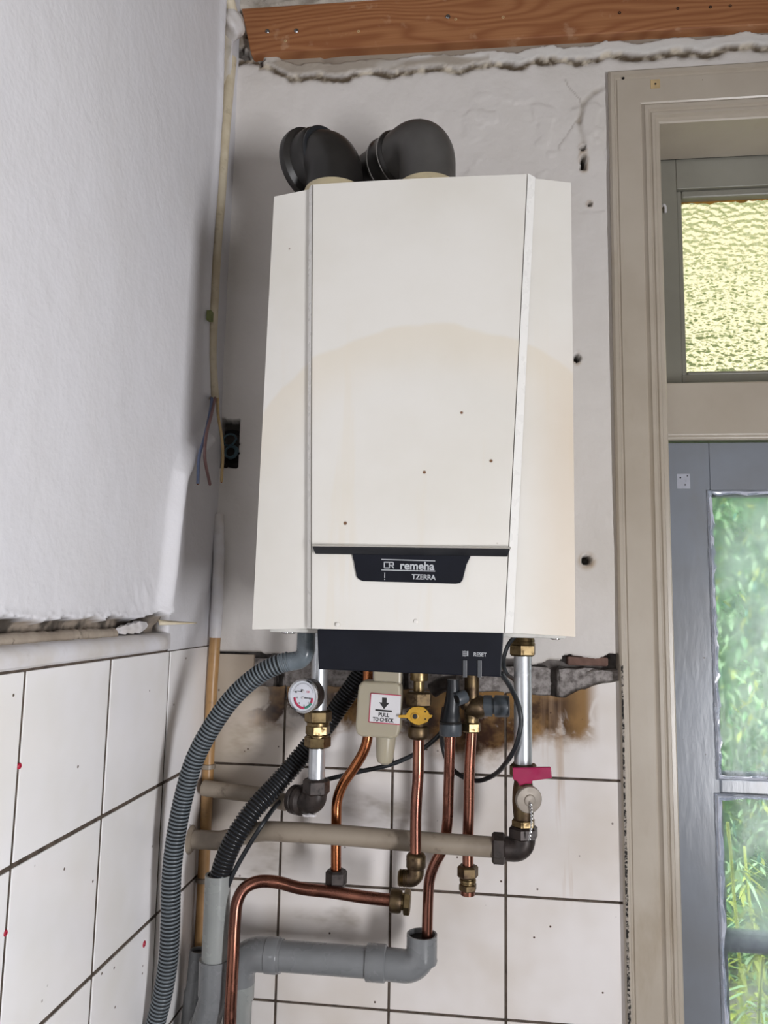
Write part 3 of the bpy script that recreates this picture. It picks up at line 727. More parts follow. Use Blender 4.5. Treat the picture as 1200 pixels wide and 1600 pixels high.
# ------------------------------------------------------------------ corner conduit, socket and wires
m = MB(); m.tube(smooth_path([L(x, y, .0005) for x, y in [(361, 92), (351, 200), (344, 300), (336, 400), (331, 500), (329, 560), (333, 622)]]), .0098, 14)
cd = m.build('corner_conduit', CREAMPIPE); tag(cd, 'cream conduit half buried in chipped plaster, running down the corner to the loose wires', 'conduit')
m = MB(); c = L(328, 494, .008); m.box(c-np.array([.004, .006, .008]), c+np.array([.004, .006, .008])); m.build('green_patch', simple('old_green', '#7c8450', .6), cd, bevel=.001)
WSET = [('blue_wire', WB, [(331, 622, .006), (328, 645, .014), (319, 685, .021), (311, 715, .024), (309, 756, .024)], 'slate blue wire hanging leftmost from the conduit above the open socket'),
        ('brown_wire', WN, [(336, 622, .009), (330, 650, .020), (322, 682, .028), (320, 715, .030), (328, 757, .030)], 'dull brown wire hanging between the blue wire and the yellow wire'),
        ('yellow_wire', WY, [(340, 622, .008), (341, 650, .020), (346, 680, .028), (348, 710, .030), (346, 753, .030)], 'pale yellow wire hanging across the front of the open socket hole')]
for nm, mt, pts, lab in WSET:
    m = MB(); P = smooth_path([L(*q) for q in pts], 8); m.tube(P, .0024, 10)
    t = thing(nm, P[-1], lab, 'wire', 'cut wires in the corner'); m.build('insulation', mt, t)
    d = nrm(P[-1]-P[-2]); m = MB(); m.tube([P[-1]-d*.002, P[-1]+d*.0015], .0012, 8); m.build('copper_core', COPPER_BRIGHT, t)
sk = thing('socket_box', (*B(355, 735)[:2], SZ0), 'open dark wall box with coiled wires, beside the three hanging wires', 'socket')
m = MB(); cx, cz = (SX0+SX1)/2, (SZ0+SZ1)/2
m.lathe((cx-.004, .026, cz), (0, -1, 0), [(.030, 0), (.030, .002), (.024, .003), (.022, .0)], 24); m.build('back_plate', DARK, sk)
def ring(c, r, tilt, name, mt, turns=1.0, rr=.0018):
    m = MB(); P = []
    for a in np.linspace(0, 2*math.pi*turns, int(28*turns)):
        q = r*(1-.10*a/6.28); P.append(np.array(c)+np.array([q*math.cos(a), -.003*a/6.28+tilt*math.sin(a), q*math.sin(a)]))
    m.tube(P, rr, 8); return m.build(name, mt, sk)
c1, c2 = B(359, 688, .008), B(362, 707, .004)
ring(c1, .0115, .003, 'coiled_wire', WT); ring(c2, .0115, .002, 'coiled_wire', WT, 2.4)
m = MB(); c = B(341, 711, .004); m.box(c-np.array([.0016, .001, .006]), c+np.array([.0016, .002, .006])); m.build('clip', PAPER, sk, bevel=.0006)

# ------------------------------------------------------------------ door frame, transom light, door
HK = 1.20
def molding(name, prof, mat, x0, x1, z1, parent=None):
    # prof: (inset from outer edge, protrusion towards the room); jambs mitred to the head
    m = MB(); v = []; f = []; n = len(prof)
    path = [lambda u: (x0+u, 0.0), lambda u: (x0+u, z1-u*HK), lambda u: (x1-u, z1-u*HK), lambda u: (x1-u, 0.0)]
    for pf in path:
        for (u, w) in prof:
            x, z = pf(u); v.append((x, -w, z))
    for i in range(3):
        for k in range(n-1): f.append((i*n+k, i*n+k+1, (i+1)*n+k+1, (i+1)*n+k))
    m.add(v, f); return m.build(name, mat, parent, sharp=25)
PROF = [(0, -.02), (0, .009), (.003, .012), (.008, .012), (.0095, .0075), (.0125, .0075), (.014, .0095), (.050, .010), (.052, .0085), (.0545, .0105), (.0570, .0145), (.0625, .0145), (.0640, .0105), (.066, .0110), (.068, .0135), (.072, .0135), (.074, .0085), (.0795, .008), (.0815, .006), (.0815, -.10)]
fr = struct(molding('trim_2', PROF, TRIMP, DX0, DX1, DZ))
m = MB(); c = B(1024, 131, -.0105); m.box(c-np.array([.0075, .0, .0080]), c+np.array([.0075, .0015, .0080]))
o = m.build('bare_wood_patch', BAREWOOD, fr); m = MB(); m.lathe(c+np.array([0, .0, 0]), (0, -1, 0), [(.0018, -.001), (.0018, .0002), (.001, .0003)], 8); m.build('screw_hole', DARK, fr)
m = MB(); c = B(974, 122, -.0100); m.lathe(c, (0, -1, 0), [(.0022, -.001), (.0020, .0003), (.001, .0004)], 8); m.build('screw_hole', DARK, fr)
SY = .105                                   # sash face depth
SZa, SZb = B(1045, 612, SY)[2], 2.357
SXl = OX0; SXr = OX1
w1 = struct(bpy.data.objects.new('window_1', None)); COL.objects.link(w1); w1.location = (SXl, SY, SZa); bpy.context.view_layer.update()
GX0, GZ1, GZ0 = B(1062, 316, SY+.02)[0], B(1062, 316, SY+.02)[2], B(1060, 584, SY+.02)[2]
GX1 = SXr-(GX0-SXl)
def rect_frame(mb, x0, x1, z0, z1, gx0, gx1, gz0, gz1, y0, y1):
    mb.box((x0, y0, z0), (gx0, y1, z1)); mb.box((gx1, y0, z0), (x1, y1, z1)); mb.box((gx0, y0, z0), (gx1, y1, gz0)); mb.box((gx0, y0, gz1), (gx1, y1, z1))
m = MB(); rect_frame(m, SXl, SXr, SZa, SZb, GX0-.010, GX1+.010, GZ0-.008, GZ1+.014, SY, SY+.045); m.build('sash_frame', SASHP, w1, bevel=.0015)
m = MB(); rect_frame(m, GX0-.010, GX1+.010, GZ0-.008, GZ1+.014, GX0, GX1, GZ0, GZ1, SY+.006, SY+.03); m.build('glazing_bead', SASHP, w1, bevel=.003)
m = MB(); m.add([(GX0-.004, SY+.022, GZ0-.004), (GX1+.004, SY+.022, GZ0-.004), (GX1+.004, SY+.022, GZ1+.004), (GX0-.004, SY+.022, GZ1+.004)], [(0, 1, 2, 3)]); m.build('pane', HAMMER, w1)
m = MB(); P = [np.array((x, SY+.0215, GZ1-.001-.0035*abs(math.sin(x*173)+.6*math.sin(x*61)))) for x in np.linspace(GX0, GX1, 90)]
m.add([q for p in P for q in (p, (p[0], p[1], GZ1+.002))], [(2*i, 2*i+2, 2*i+3, 2*i+1) for i in range(len(P)-1)]); m.build('rusty_putty', simple('rust_putty', '#b08030', .8, 0, .3, 60, .5), w1)
m = MB(); p = B(1033, 327, SY); m.tube(smooth_path([p+np.array([.0, .002, .004]), p+np.array([.003, -.006, .005]), p+np.array([.0055, -.006, .002]), p+np.array([.0065, -.004, -.009])]), .0022, 8); m.build('hook', TRIMWHITE, w1)
# transom bar
TY = .050
TZ1, TZ0 = SZa, B(1045, 681, TY)[2]
m = MB(); m.prism([(SXl, TZ0), (SXr, TZ0), (SXr, TZ1), (SXl, TZ1)], TY, .15, 'y'); tb = struct(m.build('trim_3', TRIMP, bevel=.003))
m = MB(); m.tube([(SXl, TY+.006, TZ0-.002), (SXr, TY+.006, TZ0-.002)], .0045, 10); m.build('drip_bead', TRIMP, tb)
# door
DY = .085
d1 = struct(bpy.data.objects.new('door_1', None)); COL.objects.link(d1); d1.location = (SXl, DY, 0.0); bpy.context.view_layer.update()
DTz = TZ0-.004
pz = [B(1112, 770, DY)[2], B(1120, 1212, DY)[2], B(1118, 1243, DY)[2], B(1140, 1464, DY)[2], B(1140, 1486, DY)[2], .55]
PX0 = B(1118, 1000, DY)[0]; PX1 = SXr-(PX0-SXl)
m = MB(); m.box((SXl+.002, DY, 0), (PX0, DY+.04, DTz)); m.build('stile', DOORP, d1, bevel=.002)
m = MB(); m.box((PX1, DY, 0), (SXr-.002, DY+.04, DTz)); m.build('stile', DOORP, d1, bevel=.002)
m = MB(); m.box((PX0, DY, pz[0]), (PX1, DY+.04, DTz)); m.build('rail', DOORP, d1, bevel=.002)
m = MB(); m.box((PX0, DY, 0), (PX1, DY+.04, pz[5])); m.build('bottom_panel', DOORP, d1, bevel=.002)
for a, b in ((pz[2], pz[1]), (pz[4], pz[3])):
    m = MB(); m.box((PX0, DY+.004, a), (PX1, DY+.036, b)); m.build('glazing_bar', DOORP, d1, bevel=.004)
for a, b in ((pz[1], pz[0]), (pz[3], pz[2]), (pz[5], pz[4])):
    m = MB(); m.box((PX0, DY+.022, a), (PX1, DY+.026, b)); m.build('pane', PANE, d1, smooth=False)
    m = MB(); rect_frame(m, PX0, PX1, a, b, PX0+.006, PX1-.006, a+.006, b-.006, DY+.008, DY+.022); m.build('glazing_bead', DOORP, d1, bevel=.003)
def film(x0, x1, z0, z1, seed, fm):
    us = np.linspace(x0, x1, 90); vs = np.linspace(z0, z1, 60)
    U, V = np.meshgrid(us, vs, indexing='ij'); e = np.minimum(np.minimum(U-x0, x1-U), np.minimum(V-z0, z1-V))
    h = .0035*vnoise(U, V*1.4, 14, seed, 3)+.006*np.exp(-e/.012)*vnoise(U*1.0, V, 60, seed+3, 3)+.003
    P = np.stack([U, DY-.001-np.clip(h, .0004, 1), V], -1).reshape(-1, 3); idx = np.arange(90*60).reshape(90, 60)
    q = np.stack([idx[:-1, :-1], idx[1:, :-1], idx[1:, 1:], idx[:-1, 1:]], -1).reshape(-1, 4)
    m = MB(); m.add(P, q.tolist()); m.build('plastic_film', fm, d1, sharp=180)
    # taped, crumpled rim of the sheet
    ring = []
    for (p, q2) in (((x0, z0), (x1, z0)), ((x1, z0), (x1, z1)), ((x1, z1), (x0, z1)), ((x0, z1), (x0, z0))):
        k = 40
        for t in range(k): ring.append((p[0]+(q2[0]-p[0])*t/k, p[1]+(q2[1]-p[1])*t/k))
    v = []; f = []; rr = random.Random(seed); n = len(ring); cx, cz = (x0+x1)/2, (z0+z1)/2
    for i, (x, z) in enumerate(ring):
        ix = 1 if x < cx else -1; iz = 1 if z < cz else -1
        onv = (i//40) % 2 == 1
        w = .008*(1+.35*rr.uniform(-1, 1)); dx, dz = (ix*w, 0) if onv else (0, iz*w)
        if i % 40 == 0: dx, dz = ix*w, iz*w
        v += [(x, DY-.0006, z), (x+dx*.35, DY-.004-.003*rr.random(), z+dz*.35), (x+dx*.7, DY-.0025-.002*rr.random(), z+dz*.7), (x+dx, DY-.004, z+dz)]
    for i in range(n):
        j = (i+1) % n
        for k in range(3): f.append((4*i+k, 4*i+k+1, 4*j+k+1, 4*j+k))
    m = MB(); m.add(v, f); m.build('crumpled_film_edge', WRINKLE, d1, sharp=35)
film(PX0-.006, PX1+.006, pz[1]-.006, pz[0]+.004, 61, FILM)
film(PX0-.010, PX1+.006, .54, pz[2]+.004, 67, FILM_CLEAR)
m = MB(); c = B(1068, 752, DY-.0005); m.box(c-np.array([.0105, 0, .0125]), c+np.array([.0105, .001, .0125])); m.build('pale_patch', PATCH, d1)
for dx, dz, r in ((-.005, .006, .0014), (.0065, .009, .0011), (.0025, -.006, .0013), (.004, .0005, .0007)):
    m = MB(); m.lathe(c+np.array([dx, -.0001, dz]), (0, -1, 0), [(r, -.0008), (r, .0003), (r*.5, .0004)], 8); m.build('screw_hole', DARK, d1)

# ------------------------------------------------------------------ garden outside
m = MB(); m.box((-4, .3, -.3), (8, 9, -.05)); struct(m.build('ground', SOIL, smooth=False))
def leaves(name, n, boxes, size, seed, mats, wts, long=1.6, droop=0.0):
    r = np.random.RandomState(seed); V = []; F = []; MI = []
    for k in range(n):
        lo, hi = boxes[k % len(boxes)]; c = np.array([r.uniform(a, b) for a, b in zip(lo, hi)])
        d = r.normal(size=3); d[2] -= droop; d = nrm(d); x, y, _ = frame(d); s = size*r.uniform(.6, 1.4)
        o = len(V); V += [c-d*s*long, c+x*s*.5+y*s*.1, c+d*s*long, c-x*s*.5+y*s*.1]; F.append((o, o+1, o+2, o+3)); MI.append(int(r.choice(len(mats), p=wts)))
    m = MB(); m.v = [tuple(map(float, q)) for q in V]; m.f = F; m.mi = MI
    return m, mats
m, ms = leaves('hedge', 34000, [((.3, 2.3, -.05), (3.6, 2.65, 2.40))], .018, 5, LEAF, [.38, .38, .12, .12])
m.box((.3, 2.65, -.05), (3.6, 2.75, 2.36), 0)
hd = stuff(m.build('hedge', ms, None, smooth=False)); tag(hd, 'dense bright green hedge outside, seen blurred through the plastic on the door', 'hedge')
m, ms = leaves('overhanging_tree', 5200, [((.4, 3.2, 3.60), (4.2, 5.0, 5.0))], .05, 6, LEAF, [.3, .3, .1, .3])
tr = stuff(m.build('tree_foliage', ms, None, smooth=False)); tag(tr, 'yellow green tree foliage high outside, seen through the hammered top pane', 'tree')
for j, (px, py, dep) in enumerate(((1150, 1590, .9), (1195, 1620, 1.25), (1140, 1720, .72), (1215, 1800, .55))):
    base = B(px, py, dep); base[2] = -.05
    zt = B(px, (1290, 1330, 1470, 1500)[j], dep)[2]
    t = thing('bamboo_plant', base, ('slender bamboo plant with long yellow green leaves, leftmost behind the middle door pane', 'taller bamboo plant to the right behind the middle door pane', 'low bamboo plant with bright leaves behind the bottom left of the lowest pane', 'low bamboo plant further right behind the lowest door pane')[j], 'plant', 'bamboo outside the door')
    rr = random.Random(80+j); ml = MB()
    m = MB(); stem = [base+np.array([.03*math.sin(q*3+j), .02*math.cos(q*2), q*(zt-base[2])]) for q in np.linspace(0, 1, 10)]; m.tube(stem, .004, 7); m.build('stem', LEAF[3], t)
    for k in range(95):
        s = rr.uniform(.45, 1.0); p = stem[min(9, int(s*9))]+np.array([rr.uniform(-.01, .01), 0, rr.uniform(-.03, .03)]); a = rr.uniform(0, 6.28); ln = rr.uniform(.07, .13)
        d = np.array([math.cos(a), math.sin(a)*.6, rr.uniform(-.5, .3)]); sd = nrm(np.cross(d, [0, .3, 1]))*.008
        q1 = p+d*ln*.4+np.array([0, 0, .008]); q2 = p+d*ln+np.array([0, 0, -.02])
        ml.add([p, q1+sd, q2, q1-sd], [(0, 1, 2, 3)], 0 if k % 3 else 1)
    stuff(ml.build('leaves', [LEAF[3], LEAF[1]], t, smooth=False))

# ------------------------------------------------------------------ boiler
bo = thing('wall_boiler', (.355, -.18, 1.52), 'white wall-hung gas boiler with black brand strip and grimy casing', 'boiler')
Yc, Ys, Yf = -.362, -.345, -.353
zT, zB = 2.0655, 1.5245
def row(tv):   # across the cover at height fraction tv (0 top, 1 bottom)
    xl = .1753+(.1690-.1753)*tv; xr = .5423+(.5410-.5423)*tv
    f0 = B(489, 290, Yc)[0]*(1-tv)+B(487, 979, Yc)[0]*tv; f1 = B(824, 275, Yc)[0]*(1-tv)+B(788, 985, Yc)[0]*tv
    bul = .003*math.sin(math.pi*tv)
    return xl, xr, f0, f1, bul
NV = 16
mc = MB(); v = []; f = []
for i in range(NV+1):
    t = i/NV; xl, xr, f0, f1, bul = row(t); z = zT+(zB-zT)*t
    v += [(xl, -.012, z-.002*0), (xl, Ys-bul*.3, z-.003), (f0-.0052, Yf-bul, z), (f0, Yc-bul, z), (f0+.0005, Yc-bul+.004, z), (f1-.0005, Yc-bul+.004, z), (f1, Yc-bul, z), (f1+.0085, Yf-bul, z), (xr, Ys-bul*.3, z-.003), (xr, -.012, z)]
for i in range(NV):
    for k in range(9): f.append((i*10+k, i*10+k+1, i*10+11+k, i*10+10+k))
f.append(tuple(range(10))); f.append(tuple(NV*10+k for k in range(9, -1, -1)))
mc.add(v, f); mc.build('casing', ENAMEL, bo, sharp=8)
for sgn in (0, 1):  # added strips: brightness of the lit chamfers put into a paler white
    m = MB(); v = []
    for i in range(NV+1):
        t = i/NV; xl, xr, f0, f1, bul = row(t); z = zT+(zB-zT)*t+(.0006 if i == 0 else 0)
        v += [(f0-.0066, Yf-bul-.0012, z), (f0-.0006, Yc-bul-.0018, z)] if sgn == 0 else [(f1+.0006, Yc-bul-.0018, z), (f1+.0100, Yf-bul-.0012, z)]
    m.add(v, [(2*i, 2*i+1, 2*i+3, 2*i+2) for i in range(NV)]); m.build('lit_edge_strip', LITEDGE, bo)
mp = MB(); v = []; f = []
HZ = B(640, 856, Yc)[2]
for i in range(NV+1):
    t = i/NV; xl, xr, f0, f1, bul = row(t); z = zT+(zB-zT)*t
    for k in range(9):
        s = k/8; v.append((f0+.0004+(f1-f0-.0008)*s, Yc-bul-.0004-.0022*math.sin(math.pi*s), z+.0004*(t < .01)))
for i in range(NV):
    for k in range(8): f.append((i*9+k, i*9+k+1, i*9+10+k, i*9+9+k))
mp.add(v, f); o = mp.build('front_panel', ENAMEL, bo, sharp=60); 
m = MB(); m.box((.182, -.318, 1.5180), (.534, -.02, 1.5240)); m.build('bottom_chassis', simple('chassis_white', '#cfcdc8', .4), bo, bevel=.002)
for px, py in ((447, 985), (868, 999), (455, 984)):
    c = B(px, py, -.28); c[2] = 1.5172; m = MB(); m.lathe(c, (0, 0, -1), [(.0065, -.002), (.0065, .001), (.004, .002)], 12); m.build('screw', CHROME, bo)
for px, py in ((418, 977), (650, 971), (528, 976), (800, 983)):
    c = B(px, py, Yc-.0035 if 480 < px < 795 else -.3455); m = MB(); m.lathe(c, (0, -1, 0), [(.0025, -.003), (.0025, .0006), (.0012, .001)], 10); m.build('rivet', ENAMEL, bo)
# handle: white ledge, black strip and logo plate
Yh = Yc-.0055
hl, hr = B(489, 860, Yh), B(797, 864, Yh)
def hz(x, d): return hl[2]+(hr[2]-hl[2])*(x-hl[0])/(hr[0]-hl[0])+d
m = MB(); v = []
for x in (hl[0]-.0006, hr[0]+.0006):
    v += [(x, Yc+.004, hz(x, .0075)), (x, Yh-.002, hz(x, .0068)), (x, Yh-.0055, hz(x, .0045)), (x, Yc+.004, hz(x, .0040))]
m.add(v, [(0, 1, 5, 4), (1, 2, 6, 5), (2, 3, 7, 6), (3, 0, 4, 7), (0, 3, 2, 1), (4, 5, 6, 7)]); m.build('handle_ledge', ENAMEL, bo)
m = MB(); v = []
for x, e in ((hl[0], .003), (hr[0], -.003)):
    v += [(x, Yc+.004, hz(x, .0045)), (x, Yh-.005, hz(x, .0042)), (x+e, Yh-.001, hz(x, -.0040)), (x+e, Yc+.004, hz(x, -.0040))]
m.add(v, [(0, 1, 5, 4), (1, 2, 6, 5), (2, 3, 7, 6), (3, 0, 4, 7), (0, 3, 2, 1), (4, 5, 6, 7)]); m.build('handle_strip', BLACKTRIM, bo, bevel=.0008)
m = MB(); pp = [B(x, y, Yh)[[0, 2]] for x, y in [(549, 862), (553, 878), (557, 900), (560, 905), (567, 908), (712, 912), (719, 911), (723, 906), (729, 882), (733, 874), (738, 863)]]
m.prism([tuple(q) for q in pp], Yh, Yc+.004, 'y'); lp = m.build('logo_plate', BLACKPANEL, bo, bevel=.0004)
xd = nrm(B(680, 886, Yh)-B(600, 884, Yh)); zd = np.array([-xd[2], 0, xd[0]]); Yt = Yh-.0003
def T2(s, size, px, py, sx=1.0, bold=0.0, par=lp, y=Yt, mat=PRINT, al='LEFT', nm='lettering', width=None): return text(s, size, B(px, py, y), xd, zd, mat, par, nm, .0002, sx, bold, al, width)
def bar(px0, py0, px1, py1, w, par=lp, y=Yt, mat=PRINT, nm='printed_line'):
    a, b = B(px0, py0, y), B(px1, py1, y); d = nrm(b-a); q = np.cross(d, [0, 1, 0])*w/2; e = np.array([0, .0004, 0])
    m = MB(); m.add([a-q, b-q, b+q, a+q, a-q+e, b-q+e, b+q+e, a+q+e], [(0, 1, 2, 3), (4, 7, 6, 5), (0, 4, 5, 1), (1, 5, 6, 2), (2, 6, 7, 3), (3, 7, 4, 0)]); return m.build(nm, mat, par, smooth=False)
bar(596, 874, 680, 876.5, .0010); bar(596, 890.5, 680, 892.5, .0010)
T2('remeha', .0128, 624.5, 889.3, 1.0, .0003, width=.0392)
T2('TZERRA', .0078, 643.5, 904.8, 1.32, .0002, width=.0268)
for a in ((600, 878.3, 607.5, 878.5), (600, 887.2, 608.5, 887.4), (600.5, 878, 600.5, 887.5), (608.3, 878.3, 608.3, 887.6), (608.3, 878.5, 614, 878.7), (608.3, 883.3, 614, 883.5), (614.6, 878.7, 614.6, 883.5), (611.5, 883.4, 615.2, 887.8)): bar(*a, .00125, nm='emblem_line')
bar(601.2, 894.5, 601.0, 903, .0009); bar(601, 904.5, 601, 906, .0010)
# control panel
cp = [B(495.5, 983, -.338), B(787, 985, -.338), B(783, 1058, -.338), B(497.5, 1046, -.338)]
m = MB(); v = [tuple(q) for q in cp]+[(q[0]+(.002 if i in (0, 3) else -.002), -.245, q[2]+.004) for i, q in enumerate(cp)]
m.add(v, [(0, 1, 2, 3), (4, 7, 6, 5), (0, 4, 5, 1), (1, 5, 6, 2), (2, 6, 7, 3), (3, 7, 4, 0)]); cpo = m.build('control_panel', BLACKPANEL, bo, bevel=.0015)
for px in (726.5, 749.5):
    a, b = B(px-3.2, 1031, -.3385), B(px+3.2, 1057, -.3385); m = MB(); m.box((a[0], -.3398, b[2]-.0012), (b[0], -.33, a[2])); m.build('button', BUTTON, cpo, bevel=.0006)
yp = -.3385
text('RESET', .0062, B(750, 1025.6, yp), xd, zd, PRINT, cpo, 'lettering', .0002, 1.0, .0001, 'CENTER', .0145)
for a in ((723.5, 1017, 723.5, 1025.5), (726.5, 1016.5, 726.5, 1026), (723, 1018.5, 731, 1018.7), (723, 1021.5, 731, 1021.7), (723, 1024.5, 731, 1024.7), (729.6, 1017.5, 729.6, 1025)): bar(*a, .0006, cpo, yp, nm='radiator_symbol')
bar(730.6, 1017.3, 730.6, 1025.2, .0016, cpo, yp, nm='radiator_symbol')
# flue sockets
for c in ((.2195, -.18), (.3572, -.18)):
    m = MB(); m.lathe((c[0], c[1], 2.06), (0, 0, 1), [(.052, 0), (.052, .05), (.0452, .06), (.0452, .094), (.0440, .0985), (.041, .0985)], 36); m.build('flue_socket', CREAM, bo)

# ------------------------------------------------------------------ flue elbows
dl = nrm([-.8, .60, 0.02])
fe = thing('flue_elbow', (.2195, -.18, 2.175), 'black plastic flue elbow with a wide open collar, left one above the boiler', 'elbow', 'flue elbows on top of the boiler')
top = np.array([.2195, -.18, 2.226])
path = fillet([(.2195, -.18, 2.154), top, top+dl*.075], .046, 12)
m = MB(); m.tube(path, .0418, 32); m.build('bend', BLACKPVC, fe)
m = MB(); m.lathe(top+dl*.030, dl, [(.0425, -.006), (.0465, 0), (.0472, .004), (.0472, .020), (.0500, .022), (.0550, .025), (.0555, .030), (.0545, .036), (.0510, .039), (.0440, .038), (.0430, .012)], 40); m.build('collar', BLACKPVC, fe)
m = MB(); m.lathe(top+dl*.018, dl, [(.0425, 0), (.0445, .002), (.0445, .005), (.0425, .007)], 36); m.build('seam_ring', PLUGBLACK, fe)
fr2 = thing('flue_elbow', (.3572, -.18, 2.178), 'dusty black flue elbow running back to the wall, right one above the boiler', 'elbow', 'flue elbows on top of the boiler')
d2 = nrm([-.70, .714, 0.0]); top = np.array([.3572, -.18, 2.235])
m = MB(); m.tube(fillet([(.3572, -.18, 2.154), top, top+d2*.085], .040, 12), .0412, 32); m.build('bend', DUSTYPVC, fr2)
m = MB(); m.lathe(top+d2*.062, d2, [(.0418, -.004), (.0445, 0), (.0452, .003), (.0440, .006), (.0436, .024), (.0452, .027), (.0452, .031), (.0425, .035)], 36); m.build('coupling', BLACKPVC, fr2)
for q in (.0645, .0895):  # thin paler rings along the coupling edges
    m = MB(); m.lathe(top+d2*q, d2, [(.0448, 0), (.0458, .0008), (.0458, .0018), (.0448, .0026)], 36); m.build('pale_rim', simple('rim_grey', '#8c8884', .5), fr2)
m = MB(); m.lathe(top+d2*.095, d2, [(.0405, 0), (.0405, .05), (.043, .053), (.043, .058), (.0395, .060), (.0395, .112)], 36); m.build('wall_pipe', BLACKPVC, fr2)

# ------------------------------------------------------------------ pipework helpers
def corrugated(mb, path, r, pitch, depth, n=20, groove=True):
    P, t = resample(path, pitch/6); rr = []
    for i in range(len(P)):
        ph = (i % 6)
        rr.append(r-depth if ph in (4, 5) else (r-depth*.12 if ph in (0, 3) else r))
    mb.tube(P, rr, n)
    if groove: mb.mi = [1 if (k//n) % 6 in (3, 4, 5) and k < (len(P)-1)*n else 0 for k in range(len(mb.f))]  # groove faces darker: shade between the ridges and dirt put into the colour
def vert(p, z0, z1): return [(p[0], p[1], z0), (p[0], p[1], z1)]

# grey drain hose
hs = thing('drain_hose', B(240, 1610, -.205), 'grey corrugated drain hose arching down in front of the left wall tiles', 'hose')
pts = [(452, 1033, -.25), (430, 1040, -.25), (400, 1057, -.247), (362, 1092, -.243), (327, 1142, -.24), (303, 1190, -.236), (287, 1245, -.23), (276, 1300, -.226), (269, 1355, -.222), (267, 1400, -.219), (266, 1450, -.216), (263, 1500, -.212), (255, 1550, -.208), (243, 1600, -.204), (228, 1660, -.2)]
m = MB(); HP = [B(*p) for p in pts]; HP += [HP[-1]+np.array([-.002, .004, -.12]), HP[-1]+np.array([.002, .01, -.45]), HP[-1]+np.array([.004, .01, -.93])]
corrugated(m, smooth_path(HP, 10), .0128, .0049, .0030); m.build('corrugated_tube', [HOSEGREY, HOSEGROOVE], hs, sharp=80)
m = MB(); e0 = B(479, 983, -.25); e1 = B(477, 1030, -.25); e2 = B(440, 1036, -.25)
m.tube(fillet([e0, e1, e2], .014, 8), .0118, 18); m.build('elbow_spout', simple('elbow_grey', '#737d84', .3), hs)
m = MB(); c = B(478, 984, -.25); m.lathe(c, (0, 0, 1), [(.0085, -.004), (.0085, .004), (.0105, .005), (.0105, .009)], 16); m.build('hose_clip', CHROME, hs)

# black condensate hose
pts = [(575, 1030, -.07), (562, 1056, -.07), (531, 1102, -.068), (502, 1143, -.066), (470, 1182, -.072), (432, 1226, -.088), (398, 1263, -.110), (370, 1304, -.124), (352, 1342, -.128), (343, 1375, -.128), (341, 1410, -.128)]
m = MB(); corrugated(m, smooth_path([B(*p) for p in pts], 10), .0148, .0050, .0025)
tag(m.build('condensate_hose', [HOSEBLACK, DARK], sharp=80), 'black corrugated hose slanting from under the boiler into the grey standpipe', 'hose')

# pale standpipe with bend
sp = thing('standpipe', B(330, 1640, -.11), 'pale grey vertical waste pipe receiving the black corrugated hose', 'pipe')
q0 = B(341, 1366, -.128); q1 = B(336, 1520, -.128); q1 = np.array([q0[0], q0[1], q1[2]])
m = MB(); P = [q0, q1]
m.lathe(q0, (0, 0, -1), [(.0150, .03), (.0150, 0), (.0182, 0), (.0182, q0[2]-q1[2])], 28, cap=False); m.build('pipe', PALEPVC, sp)
sk0 = np.array([q0[0], q0[1], B(336, 1498, -.128)[2]]); q2 = B(333, 1562, -.125); q2 = np.array([q0[0], q0[1], q2[2]]); q3 = B(305, 1650, -.115)
m = MB(); m.lathe(sk0, (0, 0, -1), [(.0184, 0), (.0212, 0), (.0212, .045), (.0200, .05)], 28); m.build('socket', GREYPVC, sp)
m = MB(); m.tube(fillet([sk0+np.array([0, 0, -.045]), q2, q3, (q3[0], q3[1], .002)], [.03, .03], 8), .0200, 24); m.build('bend', GREYPVC, sp)
m = MB(); a = q2+(q3-q2)*.42; m.lathe(a, q3-q2, [(.0203, 0), (.0218, .002), (.0218, .05)], 24); m.build('socket', GREYPVC, sp)

# open-topped pipe in the corner
op = thing('open_waste_pipe', B(285, 1650, -.07), 'grey waste pipe with open black mouth in the corner left of the standpipe', 'pipe')
a, b = B(313, 1484, -.062), B(296, 1660, -.075); m = MB(); d = nrm(b-a)
m.lathe(a, d, [(.0125, .04), (.0130, .0), (.0155, 0), (.0155, .05), (.0175, .055), (.0175, .16)], 24, cap=False); m.build('pipe', GREYPVC, op)
m = MB(); e = a+d*.155; m.tube([e, (e[0]-.001, e[1], e[2]-.03), (e[0]-.001, e[1], .002)], .0170, 20); m.build('lower_pipe', GREYPVC, op)
m = MB(); m.lathe(a, d, [(.0128, .004), (.002, .006)], 20); m.build('dark_mouth', DARK, op)

# grey waste run with upturned elbow
gw = thing('waste_pipe', B(375, 1640, -.09), 'dark grey horizontal waste pipe with shiny upturned elbow on its right end', 'pipe')
Yw = -.088; r = .0205
hA, hB = B(403, 1492, Yw), B(604, 1502, Yw); hA[2] = hB[2] = (hA[2]+hB[2])/2-.001
vx = B(372, 1560, Yw)[0]
m = MB(); m.tube([hA+np.array([.012, 0, 0]), hB], r, 24); m.build('pipe', GREYPVC, gw)
m = MB(); m.tube(fillet([hA+np.array([.035, 0, 0]), (vx, Yw, hA[2]), (vx, Yw, B(372, 1535, Yw)[2])], .030, 10), .0228, 24); m.build('bend', GREYPVC, gw)
m = MB(); m.lathe(hA+np.array([.012, 0, 0]), (1, 0, 0), [(.0228, 0), (.0240, .001), (.0240, .018), (.0232, .019)], 26); m.build('socket', GREYPVC, gw)
m = MB(); m.lathe((vx, Yw, B(372, 1525, Yw)[2]), (0, 0, -1), [(.0226, 0), (.0226, .03), (.0200, .034), (.0200, 1.0)], 24); m.build('pipe', PALEPVC, gw)
ex = B(659, 1480, Yw)[0]; zt = B(660, 1459, Yw)[2]
